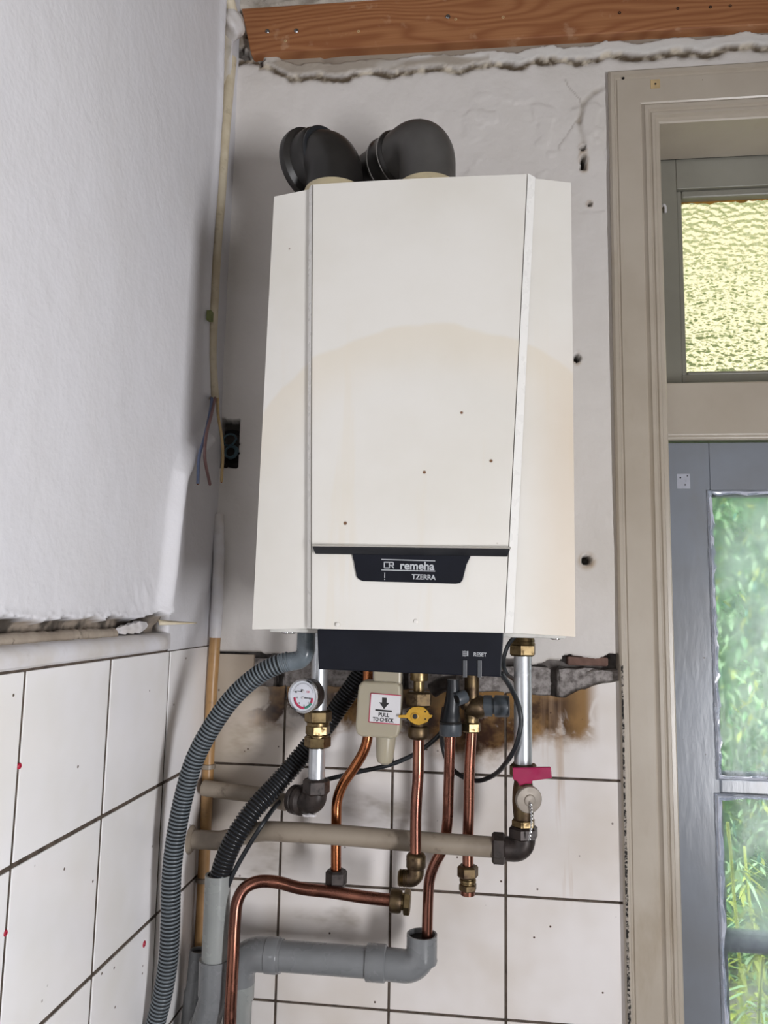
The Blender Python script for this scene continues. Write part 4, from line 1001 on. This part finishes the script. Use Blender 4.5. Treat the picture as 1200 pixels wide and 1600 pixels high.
m = MB(); m.lathe((B(573, 1500, Yw)[0], Yw, hA[2]), (1, 0, 0), [(.0235, 0), (.0242, .001), (.0242, .026), (.0225, .028)], 26); m.build('socket', GREYPVC, gw)
m = MB(); m.tube(fillet([hB+np.array([-.012, 0, 0]), (ex, Yw, hA[2]-.002), (ex, Yw, zt-.014)], .024, 12), .0212, 26); m.build('bend', GREYPVC, gw)
m = MB(); m.lathe((ex, Yw, zt), (0, 0, -1), [(.0165, .03), (.0190, 0), (.0215, 0), (.0215, .030), (.0222, .034), (.0212, .038)], 28, cap=False); m.build('upturned_socket', GREYPVC, gw)
m = MB(); m.lathe((ex, Yw, zt-.006), (0, 0, -1), [(.0182, 0), (.001, .001)], 20); m.build('dark_mouth', DARK, gw)

# corner riser pipe
cr = thing('corner_pipe', B(309, 1480, -.018), 'thin ochre painted pipe rising in the tiled corner behind the grey hose', 'pipe')
def cx_(px, py): p = B(px, py, -.020); p[0] = max(p[0], .0105); return p
P = smooth_path([cx_(x, y) for x, y in [(337, 985), (334, 1030), (331, 1075), (326, 1130), (321, 1190), (317, 1240), (316, 1290), (316, 1340), (313, 1400), (310, 1475), (308, 1540)]], 8)
m = MB(); m.tube(P, .0090, 14); m.build('pipe', OCHREPIPE, cr)
m = MB(); a = P[0]; m.tube(smooth_path([P[2], P[0]+np.array([0, 0, .004]), a+np.array([-.001, .004, .06]), a+np.array([-.004, .010, .13]), a+np.array([-.010, .018, .19])], 6), .0094, 14); m.build('painted_length', TRIMWHITE, cr)['label'] = 'upper length painted white'
for px, py in ((321, 1197), (315, 1374)):
    c = cx_(px, py); m = MB(); m.lathe(c+np.array([0, 0, -.004]), (0, 0, 1), [(.0095, 0), (.0115, .001), (.0115, .007), (.0095, .008)], 16); m.build('pipe_clip', BEIGEPIPE, cr)

# beige pipes
bp = thing('heating_pipe', B(300, 1312, -.06), 'long beige painted pipe running from the left wall to the right black elbow', 'pipe')
P = smooth_path([np.array([-.004, -.058, B(300, 1312, -.058)[2]]), B(318, 1312, -.060), B(345, 1313, -.068), B(375, 1306, -.085), B(410, 1299, -.105), B(450, 1300, -.122), B(520, 1304, -.126), B(640, 1314, -.126), B(776, 1324, -.126)], 8)
m = MB(); m.tube(P, .0138, 18); m.build('pipe', BEIGEPIPE, bp)
m = MB(); m.lathe(P[0]+np.array([.0, 0, 0]), (1, 0, 0), [(.021, .002), (.021, .006), (.016, .010)], 20); m.build('wall_flange', BEIGEPIPE, bp)
lb = thing('return_pipe', B(324, 1233, -.06), 'short dirty beige pipe behind the black hose, ending at the left black elbow', 'pipe')
m = MB(); m.tube(smooth_path([np.array([.012, -.040, B(318, 1232, -.045)[2]]), B(345, 1235, -.045), B(400, 1242, -.055), B(448, 1254, -.072)], 6), .0122, 16); m.build('pipe', BEIGEPIPE, lb)

# ------------------------------------------------------------------ left galvanised pipe
Yg = -.125
lg = thing('flow_pipe', B(494, 1262, Yg), 'galvanised pipe with stacked brass nuts below the round pressure gauge', 'pipe')
gx = B(497, 1130, Yg)[0]
def gz(px, py, Y=Yg): return B(px, py, Y)[2]
m = MB(); m.tube([(gx, Yg, 1.512), (gx, Yg, gz(499, 1110))], .0120, 18); m.build('pipe', STEEL, lg)
m = MB(); m.tube([(gx, Yg, gz(495, 1165)), (gx, Yg, gz(494, 1222))], .0120, 18); m.build('pipe', STEEL, lg)
for (y0, y1, r, ph) in ((1109, 1129, .0195, .25), (1132, 1148, .0178, .4), (1149, 1168, .0190, .15)):
    m = MB(); z1, z0 = gz(497, y0), gz(497, y1); m.nut((gx, Yg, z0), (0, 0, 1), r, z1-z0, phase=ph); m.build('brass_nut', BRASS, lg, sharp=20)
m = MB(); z0 = gz(497, 1160); m.lathe((gx, Yg, z0), (0, 0, 1), [(.0150, 0), (.0150, .006), (.0162, .007), (.0162, .010), (.0150, .011), (.0150, .023), (.0162, .024), (.0162, .028), (.015, .029)], 24); m.build('brass_collar', BRASS, lg)
el = thing('pipe_elbow', B(494, 1272, Yg), 'dark grimy compression elbow turning left under the galvanised gauge pipe', 'elbow', 'dark compression elbows')
m = MB(); z0, z1 = gz(494, 1241), gz(494, 1216); m.nut((gx, Yg, z0), (0, 0, 1), .0192, z1-z0); m.build('nut', GUNMETAL, el, sharp=20)
zc = gz(493, 1256); dd = nrm([-.82, .55, -.02])
m = MB(); m.tube(fillet([(gx, Yg, z0+.004), (gx, Yg, zc), np.array([gx, Yg, zc])+dd*.034], .012, 8), .0155, 20); m.build('body', GUNMETAL, el)
m = MB(); a = np.array([gx, Yg, zc])+dd*.026; m.lathe(a, dd, [(.016, -.004), (.0205, 0), (.0205, .007), (.018, .009), (.0205, .011), (.0205, .018), (.017, .020)], 20); m.build('branch_nut', GUNMETAL, el)
m = MB(); bm = bmesh.new(); bmesh.ops.create_icosphere(bm, subdivisions=2, radius=1); c = B(483, 1274, Yg-.008)
for q in bm.verts: q.co = Vector((c[0]+q.co.x*.010*(1+.3*math.sin(q.co.y*9)), c[1]+q.co.y*.005, c[2]+q.co.z*.0022*(1+.4*math.cos(q.co.x*8))))
bm.verts.index_update(); m.add([q.co[:] for q in bm.verts], [[w.index for w in q.verts] for q in bm.faces]); bm.free(); m.build('paint_drip', TRIMWHITE, el)
# pressure gauge
ga = thing('pressure_gauge', B(477, 1087, -.16), 'round white dial pressure gauge with red and green arc on the galvanised pipe', 'gauge')
gc = B(474.5, 1087.5, -.172); gd = nrm([-.26, -1, -.02])
m = MB(); m.lathe(gc, -gd, [(.0212, 0), (.0222, .002), (.0222, .020), (.019, .024), (.009, .028), (.009, .038)], 32); m.build('body', GUNMETAL, ga)
m = MB(); m.lathe(gc-gd*.003, gd, [(.0226, 0), (.0236, .003), (.0230, .0055), (.0208, .0060), (.0204, .0035)], 40, cap=False); m.build('bezel', CHROME, ga)
m = MB(); m.lathe(gc, gd, [(.0207, 0), (.0207, .0008)], 40); dial = m.build('dial', DIAL, ga)
gxv = nrm(np.cross(gd, [0, 0, 1]))*1.0; gxv = gxv if gxv[0] > 0 else -gxv; gzv = nrm(np.cross(gxv, gd)); gzv = gzv if gzv[2] > 0 else -gzv
def gp(x, z, o=.0011): return gc+gxv*x+gzv*z+gd*o
def arc(a0, a1, r0, r1, mat, nm='scale_arc', par=dial):
    m = MB(); n = 16; v = []
    for i in range(n+1):
        a = math.radians(a0+(a1-a0)*i/n); v += [gp(r0*math.cos(a), r0*math.sin(a)-.0025), gp(r1*math.cos(a), r1*math.sin(a)-.0025)]
    m.add(v, [(2*i, 2*i+1, 2*i+3, 2*i+2) for i in range(n)]); o = m.build(nm, mat, par); s_ = o.modifiers.new('s', 'SOLIDIFY'); s_.thickness = .0002; return o
arc(180, 278, .0118, .0152, REDPRINT); arc(278, 332, .0118, .0152, GREENPRINT); arc(332, 362, .0118, .0152, REDPRINT)
for i in range(22):
    a = math.radians(20+140*i/21); m = MB(); m.tube([gp(.0150*math.cos(a), .0165*math.sin(a)), gp(.0168*math.cos(a), .0185*math.sin(a))], .00022, 4); m.build('tick', BLACKPRINT, dial)
for s_, x, z in (('4', -.0098, -.0025), ('3', -.0062, -.0098), ('2', .0015, -.0125), ('1', .0085, -.0085), ('0', .0100, -.0030), ('80', -.002, .008), ('120', .0066, .0062), ('40', -.0118, .0052)):
    text(s_, .0036, gp(x, z-.0013), gxv, gzv, REDPRINT if s_ == '120' else BLACKPRINT, dial, 'numeral')
for (x0, z0, x1, z1) in ((.001, -.0025, .0128, -.0022), (.001, .0060, -.0088, .0062)):
    m = MB(); m.tube([gp(x0, z0, .002), gp(x1, z1, .002)], [.00065, .0003], 6); m.build('needle', BLACKPRINT, ga)
    m = MB(); m.lathe(gp(x0-.0006, z0, .0012), gd, [(.0020, 0), (.0020, .0012), (.0008, .0014)], 14); m.build('needle_hub', PAPER, ga)

# ------------------------------------------------------------------ condensate trap with label
ct = thing('condensate_trap', B(595, 1190, -.185), 'milky plastic condensate trap with a square PULL TO CHECK label', 'trap')
Yt0, Yt1 = -.186, -.155
pl = [B(x, y, Yt0)[[0, 2]] for x, y in [(566, 1064), (620, 1066), (626, 1072), (627, 1090), (625, 1140), (621, 1152), (612, 1155), (564, 1151), (557, 1147), (555, 1136), (558, 1090), (560, 1072)]]
m = MB(); m.prism([tuple(q) for q in pl][::-1], Yt0, Yt1, 'y'); m.build('body', MILK, ct, bevel=.004, seg=3)
m = MB(); a, b = B(583, 1064, -.182), B(627, 1030, -.182); m.box((a[0], -.182, a[2]-.004), (b[0], -.162, b[2])); m.build('neck', MILK, ct, bevel=.003)
a, b = B(603, 1150, -.171), B(601, 1191, -.171)
m = MB(); m.lathe(a, b-a, [(.0138, -.002), (.0132, .010), (.0118, .028), (.0100, .034), (.005, .037)], 20); m.build('spout', MILK, ct)
la = [B(x, y, Yt0-.0006) for x, y in [(579.5, 1083), (626.5, 1087), (624.5, 1132), (576.5, 1128)]]
m = MB(); m.add([tuple(q) for q in la]+[tuple(q+np.array([0, .0004, 0])) for q in la], [(0, 1, 2, 3), (4, 7, 6, 5), (0, 4, 5, 1), (1, 5, 6, 2), (2, 6, 7, 3), (3, 7, 4, 0)]); lab = m.build('label', PAPER, ct, smooth=False)
lab['label'] = 'white square label with red edge reading PULL TO CHECK'
yl = Yt0-.0009; lx = nrm(la[2]-la[3]); lzv = np.array([-lx[2], 0, lx[0]])
for i, j in ((0, 1), (3, 2), (0, 3)):
    a, b = la[i], la[j]; d = nrm(b-a); q = np.cross(d, [0, 1, 0])*.0006; e = np.array([0, -.0002, 0])
    m = MB(); m.add([a-q+e, b-q+e, b+q+e, a+q+e], [(0, 1, 2, 3)]); o = m.build('red_edge', REDPRINT, lab); s_ = o.modifiers.new('s', 'SOLIDIFY'); s_.thickness = .0002
def poly_print(pts, par, y, mat, nm):
    P = [B(x, yy, y) for x, yy in pts]; n = len(P); m = MB(); m.add(P+[q+np.array([0, .0003, 0]) for q in P], [tuple(range(n)), tuple(range(2*n-1, n-1, -1))]+[(i, i+n, (i+1) % n+n, (i+1) % n) for i in range(n)]); return m.build(nm, mat, par, smooth=False)
poly_print([(597, 1090), (604.3, 1090.5), (604, 1098), (608.5, 1098.3), (600, 1108), (592.5, 1097.3), (597, 1097.7)], lab, yl, BLACKPRINT, 'printed_arrow')
poly_print([(586.5, 1107.8), (612.5, 1110.2), (612.3, 1113), (586.3, 1110.7)], lab, yl, BLACKPRINT, 'printed_bar')
text('PULL', .0070, B(599.5, 1119.8, yl), lx, lzv, BLACKPRINT, lab, 'lettering', .0001, 1.0, .0002, 'CENTER', .0145)
text('TO CHECK', .0070, B(598.5, 1127.6, yl), lx, lzv, BLACKPRINT, lab, 'lettering', .0001, 1.0, .0002, 'CENTER', .0285)

# ------------------------------------------------------------------ copper pipes
Ya = -.095
ca = thing('copper_pipe', B(525, 1385, Ya), 'bright bent copper pipe left of the white trap, capped by a dark nut', 'pipe', 'copper pipes under the boiler')
m = MB(); m.tube(smooth_path([B(575, 1040, Ya), B(575, 1100, Ya), B(575, 1148, Ya), B(569, 1172, Ya), B(553, 1200, Ya), B(536, 1225, Ya), B(527, 1250, Ya), B(525.5, 1280, Ya), B(525, 1320, Ya), B(525, 1362, Ya)], 6), .0075, 14); m.build('pipe', COPPER_BRIGHT, ca)
m = MB(); c = B(525, 1384, Ya); m.nut(c, (0, 0, 1), .0155, .022); m.lathe(c, (0, 0, -1), [(.012, -.002), (.010, .004), (.006, .006)], 16); m.build('end_nut', GUNMETAL, ca, sharp=25)
# gas cock
Yq = -.165
gk = thing('gas_cock', B(654, 1154, Yq), 'brass gas cock with yellow butterfly handle on a copper pipe', 'valve')
vx = B(654, 1120, Yq)[0]
m = MB(); m.lathe((vx, Yq, gz(654, 1083, Yq)), (0, 0, 1), [(.0075, 0), (.0075, .016), (.012, .017), (.0125, .020), (.0120, .0225), (.0125, .025), (.012, .050)], 20); m.build('neck', BRASS, gk)
m = MB(); z0, z1 = gz(654, 1104, Yq), gz(654, 1080, Yq); m.nut((vx, Yq, z0), (0, 0, 1), .0188, z1-z0, phase=.5); m.build('union_nut', BRASS_DULL, gk, sharp=20)
m = MB(); m.lathe((vx, Yq, gz(654, 1136, Yq)), (0, 0, 1), [(.0105, 0), (.0125, .006), (.0135, .014), (.0125, .022), (.0105, .028)], 20); m.lathe((vx, Yq, gz(654, 1118, Yq)), (0, -1, 0), [(.009, 0), (.009, .018), (.004, .019), (.004, .026)], 16); m.build('body', BRASS_DULL, gk)
m = MB(); m.lathe((vx, Yq, gz(654, 1155, Yq)), (0, 0, 1), [(.010, 0), (.0132, .002), (.0145, .005), (.0145, .014), (.0132, .017), (.0105, .018)], 20); m.build('lower_nut', BRASS_DULL, gk)
yy = -.192
hp = [(622.5, 1117.5), (634, 1117), (639, 1109), (645, 1104.8), (654, 1104), (662, 1105.5), (668.5, 1111), (671, 1116.5), (675.5, 1117.3), (674.5, 1121), (670, 1123), (668, 1128), (660, 1131), (655, 1133), (649, 1132), (642, 1128), (637.5, 1123.5), (634, 1122), (622.5, 1121.5)]
m = MB(); P = [B(x, y, yy) for x, y in hp]; m.prism([(q[0], q[2]) for q in P][::-1], yy, yy+.003, 'y'); hd_ = m.build('butterfly_handle', YELLOW, gk, bevel=.0006); hd_['label'] = 'yellow butterfly handle'
m = MB(); m.lathe(B(648.5, 1119.5, yy), (0, -1, 0), [(.0048, 0), (.0048, .002), (.0036, .0024)], 16); m.build('boss', YELLOW, hd_)
m = MB(); c = B(648.5, 1119.5, yy-.0022); m.lathe(c, (0, -1, 0), [(.0034, 0), (.0030, .0012), (.001, .0016)], 14); m.build('screw', BLACKPRINT, hd_)
for px, py in ((636, 1112), (636.5, 1123.5), (664.5, 1112), (664.5, 1123.5)):
    m = MB(); m.lathe(B(px, py, yy+.0002), (0, -1, 0), [(.0012, -.001), (.0012, .0004), (.0006, .0005)], 8); m.build('hole', DARK, hd_)
cg = thing('copper_pipe', B(649, 1338, Yq), 'copper pipe hanging from the yellow handled gas cock, in front of the beige pipe', 'pipe', 'copper pipes under the boiler')
m = MB(); m.tube(smooth_path([B(654, 1152, Yq), B(653.7, 1185, Yq), B(653, 1215, Yq), B(651, 1245, Yq), B(649.5, 1280, Yq), B(649.5, 1340, Yq)], 6), .0076, 14); m.build('pipe', COPPER, cg)
ge = thing('brass_elbow', B(650, 1386, Yq), 'brass elbow with open threaded mouth facing left on the gas pipe end', 'elbow')
ex2 = B(650, 1345, Yq)[0]
m = MB(); m.lathe((ex2, Yq, gz(650, 1357, Yq)), (0, 0, 1), [(.0115, 0), (.0130, .002), (.0130, .016), (.0110, .019), (.0085, .020)], 18); m.build('compression_nut', BRASS_DULL, ge)
zz = gz(648, 1373, Yq)
m = MB(); m.tube(fillet([(ex2, Yq, gz(650, 1355, Yq)), (ex2, Yq, zz), (ex2-.016, Yq, zz)], .008, 8), .0108, 18); m.build('body', BRASS_DULL, ge)
m = MB(); pr = [(.0105, 0)]
for i in range(5): pr += [(.0115, .0012+.0022*i), (.0102, .0023+.0022*i)]
pr += [(.0085, .0125), (.0075, .004)]
m.lathe((ex2-.011, Yq, zz), (-1, 0, 0), pr, 20); m.build('threaded_mouth', BRASS, ge)

# tundish and its pipe
td = thing('tundish', B(703, 1148, -.11), 'black plastic overflow funnel beside the brass safety valve', 'funnel')
Ytd = -.112; tx = B(704, 1148, Ytd)[0]
m = MB(); z0 = gz(704, 1149, Ytd); z1 = gz(704, 1131, Ytd); m.lathe((tx, Ytd, z0), (0, 0, 1), [(.0150, 0), (.0158, .001), (.0158, z1-z0), (.0145, z1-z0+.001)], 24); m.build('collar', GREYPLASTIC, td)
P = [(tx, Ytd, z1), (tx, Ytd, z1+.006), (tx+.001, Ytd, z1+.02), (tx+.003, Ytd, z1+.042), (tx+.003, Ytd, z1+.062)]
m = MB(); m.tube(smooth_path(P, 5), list(np.interp(np.linspace(0, 1, 21), [0, .1, .3, .45, .7, 1], [.0150, .0150, .0140, .0120, .0100, .0085])), 20); m.build('funnel', PLUGBLACK, td)
m = MB(); m.lathe((tx, Ytd, z1+.001), (0, 0, 1), [(.0155, 0), (.0162, .0015), (.0155, .003)], 24); m.build('rim', BLACKPRINT, td)
c0 = B(716, 1092, Ytd-.010); dn = nrm([-.75, -.6, -.25]); m = MB(); m.lathe(c0, dn, [(.0095, -.012), (.0095, .002), (.0085, .004), (.006, .003)], 20); m.build('inlet', GREYPLASTIC, td)
m = MB(); m.lathe(c0+dn*.0036, dn, [(.006, -.001), (.0055, .0006)], 16); m.build('dark_mouth', DARK, td)
cb = thing('copper_pipe', B(668, 1460, -.095), 'copper pipe from the black funnel, kinked left into the upturned grey elbow', 'pipe', 'copper pipes under the boiler')
m = MB(); m.tube(smooth_path([B(703.5, 1146, -.108), B(702.5, 1180, -.106), B(701, 1230, -.100), B(698.5, 1290, -.094), B(692, 1325, -.092), B(679, 1350, -.090), B(671, 1375, -.088), B(669, 1400, -.088), B(667, 1468, -.088)], 6), .0076, 14); m.build('pipe', COPPER, cb)

# safety valve and its pipe
sv = thing('safety_valve', B(738, 1143, -.1), 'brass inlet safety valve with dark grey cap pointing right', 'valve')
Yv = -.098; sx = B(737, 1100, Yv)[0]
m = MB(); m.tube([(sx, Yv, gz(735, 1122, Yv)), (sx, Yv, gz(736, 1040, Yv))], .0105, 20); m.build('body', BRASS_DULL, sv)
zc = gz(737, 1102, Yv)
m = MB(); m.lathe((sx-.010, Yv, zc-.002), (1, 0, 0), [(.010, 0), (.0150, .006), (.0165, .014), (.0165, .024), (.0140, .028)], 22); m.build('chamber', BRASS_DULL, sv)
m = MB(); m.lathe((sx+.004, Yv, zc+.004), (-1, -.4, 0), [(.010, 0), (.010, .018), (.008, .02)], 18); m.build('side_boss', BRASS_DULL, sv)
cd2 = nrm([1, -.10, .02])
m = MB(); m.lathe((sx+.017, Yv, zc), cd2, [(.0135, 0), (.0150, .001), (.0150, .012), (.0118, .0125), (.0118, .0155), (.0150, .016), (.0155, .018), (.0152, .034), (.0140, .0365), (.004, .037)], 24); m.build('cap', GREYPLASTIC, sv)
m = MB(); z0, z1 = gz(735, 1144, Yv), gz(735, 1128, Yv); m.nut((sx, Yv, z0), (0, 0, 1), .0135, z1-z0); m.lathe((sx, Yv, z1-.001), (0, 0, 1), [(.010, 0), (.010, .008)], 16); m.build('lower_nut', BRASS, sv, sharp=20)
m = MB(); a = B(690, 1062, -.09); m.tube(smooth_path([B(676, 1078, -.07), B(690, 1070, -.075), B(716, 1066, -.08)], 5), .0115, 16); m.build('branch', GUNMETAL, sv)
cc = thing('copper_pipe', B(731, 1345, -.098), 'straight copper pipe dropping from the brass safety valve behind the beige pipe', 'pipe', 'copper pipes under the boiler')
bx1 = B(731, 1350, -.088)
m = MB(); m.tube(smooth_path([(sx, Yv, gz(735, 1142, Yv)), B(733.5, 1200, -.095), B(732.5, 1260, -.09), B(731, 1310, -.088), B(731, 1360, -.088)], 6), .0078, 14); m.build('pipe', COPPER, cc)
cpl = thing('brass_coupling', B(730, 1398, -.088), 'double brass compression coupling on the end of the right copper pipe', 'coupling')
for (y0, y1, r, ph) in ((1352, 1371, .0150, .2), (1380, 1391, .0132, .4)):
    m = MB(); z1, z0 = gz(731, y0, -.088), gz(731, y1, -.088); m.nut((bx1[0], -.088, z0), (0, 0, 1), r, z1-z0, phase=ph); m.build('nut', BRASS_DULL, cpl, sharp=20)
m = MB(); z0 = gz(731, 1384, -.088); m.lathe((bx1[0], -.088, z0), (0, 0, 1), [(.0105, 0), (.0105, .005), (.0118, .006), (.0118, .009), (.0105, .010), (.0105, .016)], 20); m.build('collar', BRASS, cpl)
m = MB(); m.tube([(bx1[0], -.088, gz(731, 1398, -.088)), (bx1[0], -.088, gz(731, 1388, -.088))], .0100, 16); m.build('pipe_stub', COPPER, cpl)

# lower copper pipe with cap
cl = thing('copper_pipe', B(362, 1640, -.13), 'thick copper pipe rising beside the standpipe then bending right, below the others', 'pipe', 'copper pipes under the boiler')
_c = B(358, 1660, -.15)
Pl = smooth_path([_c*np.array([1, 1, 0])+np.array([0, 0, .002]), _c+np.array([0, 0, -.3]), _c, B(360, 1580, -.15), B(364, 1500, -.148), B(367, 1440, -.144), B(371, 1408, -.14), B(382, 1388, -.135), B(402, 1378, -.128), B(430, 1378, -.122), B(470, 1388, -.116), B(520, 1394, -.112), B(570, 1402, -.112), B(614, 1407, -.112)], 8)
m = MB(); m.tube(Pl, .0085, 16); m.build('pipe', COPPER, cl)
ec = thing('end_cap', B(630, 1408, -.112), 'brass compression end cap closing the lower copper pipe', 'cap')
c = B(609, 1406.5, -.112); dx = nrm(B(640, 1410, -.112)-c)
m = MB(); m.lathe(c, dx, [(.0115, 0), (.0150, .001), (.0158, .004), (.0158, .013), (.0145, .0165), (.0115, .017)], 20); m.build('compression_nut', BRASS_DULL, ec)
m = MB(); m.lathe(c+dx*.0165, dx, [(.0115, 0), (.0115, .004)], 16); m.nut(c+dx*.0195, dx, .0168, .0095, phase=.1); m.build('cap_nut', BRASS, ec, sharp=20)

# ------------------------------------------------------------------ right galvanised pipe with drain cock
rg = thing('return_riser', B(815, 1200, Yg), 'straight galvanised pipe dropping from a brass nut on the right of the boiler', 'pipe')
rx = B(817, 1110, Yg)[0]
m = MB(); m.tube([(rx, Yg, gz(816, 1200)), (rx, Yg, gz(818, 1012))], .0124, 20); m.build('pipe', STEEL, rg)
m = MB(); z0, z1 = gz(818, 1025), gz(818, 1006); m.nut((rx, Yg, z0), (0, 0, 1), .0192, z1-z0, phase=.35); m.lathe((rx, Yg, z1-.001), (0, 0, 1), [(.0178, 0), (.0165, .004), (.0172, .005), (.0158, .010), (.0110, .013), (.0110, .022)], 22); m.build('brass_nut', BRASS, rg, sharp=25)
dk = thing('drain_cock', B(815, 1290, Yg), 'grimy ball valve with magenta lever, zinc drain cap and chain', 'valve')
m = MB(); z0, z1 = gz(815, 1212), gz(815, 1193); m.nut((rx, Yg, z0), (0, 0, 1), .0195, z1-z0); m.build('upper_nut', BRASS_DULL, dk, sharp=20)
m = MB(); m.lathe((rx, Yg, gz(814, 1283)), (0, 0, 1), [(.0125, 0), (.0140, .012), (.0150, .026), (.0145, .040), (.0125, .052), (.0125, .064)], 22); m.build('body', BRASS_DULL, dk)
m = MB(); yl2 = Yg-.030
lv = [B(x, y, yl2) for x, y in [(801, 1199.5), (861, 1199), (862.5, 1216), (838, 1219.5), (832, 1220), (831, 1225), (822, 1225), (812.5, 1229), (808, 1221), (801.5, 1218)]]
m.prism([(q[0], q[2]) for q in lv][::-1], yl2, yl2+.007, 'y'); le = m.build('lever', MAGENTA, dk, bevel=.0012); le['label'] = 'magenta red plastic lever'
m = MB(); m.lathe(B(817, 1212, yl2+.006), (0, 1, 0), [(.005, 0), (.005, .018)], 14); m.build('lever_stem', GUNMETAL, dk)
cc0 = B(826.5, 1249.5, Yg-.036); cdv = nrm([.28, -1, -.08])
m = MB(); m.tube([(rx, Yg, gz(815, 1250)), tuple(cc0-cdv*.004)], .0105, 16); m.build('drain_spout', BRASS_DULL, dk)
m = MB(); m.lathe(cc0, cdv, [(.0165, -.006), (.0178, -.004), (.0178, .0005), (.0168, .002), (.0150, .0024), (.0078, .0030), (.0072, .0050), (.0060, .0056)], 28); cap = m.build('drain_cap', CAPGREY, dk)
P0, P1 = B(829, 1256, Yg-.044), B(827, 1312, Yg-.026); nl = 22
for i in range(nl):
    t = i/(nl-1); c = P0*(1-t)+P1*t+np.array([.002*math.sin(t*3.1), 0, 0]); m = MB(); a = i % 2
    u = np.array([1, 0, 0]) if a else np.array([.3, 1, 0]); u = nrm(u); ring_ = [c+u*.0011*math.cos(q)+np.array([0, 0, .0021])*math.sin(q) for q in np.linspace(0, 2*math.pi, 9)]
    m.tube(ring_, .00042, 5, cap=False); m.build('chain_link', CHROME, dk)
m = MB(); z0, z1 = gz(813, 1291), gz(813, 1279); m.nut((rx, Yg, z0), (0, 0, 1), .0165, z1-z0); m.build('brass_nut', BRASS, dk, sharp=20)
m = MB(); m.lathe((rx, Yg, gz(813, 1297)), (0, 0, 1), [(.0118, 0), (.0118, .008)], 20); m.build('silver_ring', CHROME, dk)
re = thing('pipe_elbow', B(812, 1345, Yg), 'dark compression elbow joining the long beige pipe to the drain cock', 'elbow', 'dark compression elbows')
m = MB(); z0, z1 = gz(813, 1306), gz(813, 1294); m.nut((rx, Yg, z0-.003), (0, 0, 1), .0205, z1-z0+.006); m.build('upper_nut', GUNMETAL, re, sharp=20)
zc = gz(810, 1327); c = B(780, 1326, Yg)
m = MB(); m.tube(fillet([(rx, Yg, z0), (rx, Yg, zc), (c[0], Yg, zc)], .013, 8), .0162, 20); m.build('body', GUNMETAL, re)
m = MB(); c = B(768.5, 1325, Yg); m.nut((c[0], Yg, zc), (1, 0, 0), .0205, .018); m.build('side_nut', GUNMETAL, re, sharp=20)

# ------------------------------------------------------------------ black cables
pts = [(783, 1052, -.20), (800, 1078, -.17), (811, 1105, -.158), (814, 1128, -.155), (808, 1160, -.15), (792, 1190, -.12), (770, 1212, -.085), (745, 1220, -.07), (720, 1212, -.066), (702, 1195, -.07), (692, 1168, -.075), (690, 1140, -.075), (694, 1105, -.075)]
m = MB(); m.tube(smooth_path([B(*p) for p in pts], 6), .0034, 10)
tag(m.build('power_cable', PLUGBLACK), 'black cable making a wide loop between the black funnel and the right galvanised pipe', 'cable')
pts = [(699, 1125, -.070), (688, 1146, -.065), (655, 1174, -.060), (612, 1194, -.060), (560, 1206, -.060), (515, 1217, -.060), (470, 1230, -.058), (440, 1250, -.076), (412, 1285, -.126), (385, 1328, -.128), (366, 1362, -.130), (356, 1385, -.130)]
m = MB(); m.tube(smooth_path([B(*p) for p in pts], 6), .0034, 10)
tag(m.build('pump_cable', PLUGBLACK), 'black cable sagging leftwards behind the copper pipes down to the pale standpipe', 'cable')
pts = [(806, 992, -.17), (794, 1008, -.165), (787, 1030, -.165), (789, 1048, -.15), (803, 1062, -.09), (812, 1072, -.07)]
m = MB(); m.tube(smooth_path([B(*p) for p in pts], 6), .0030, 8)
tag(m.build('sensor_cable', PLUGBLACK), 'short black cable curling beside the right edge of the black control panel', 'cable')
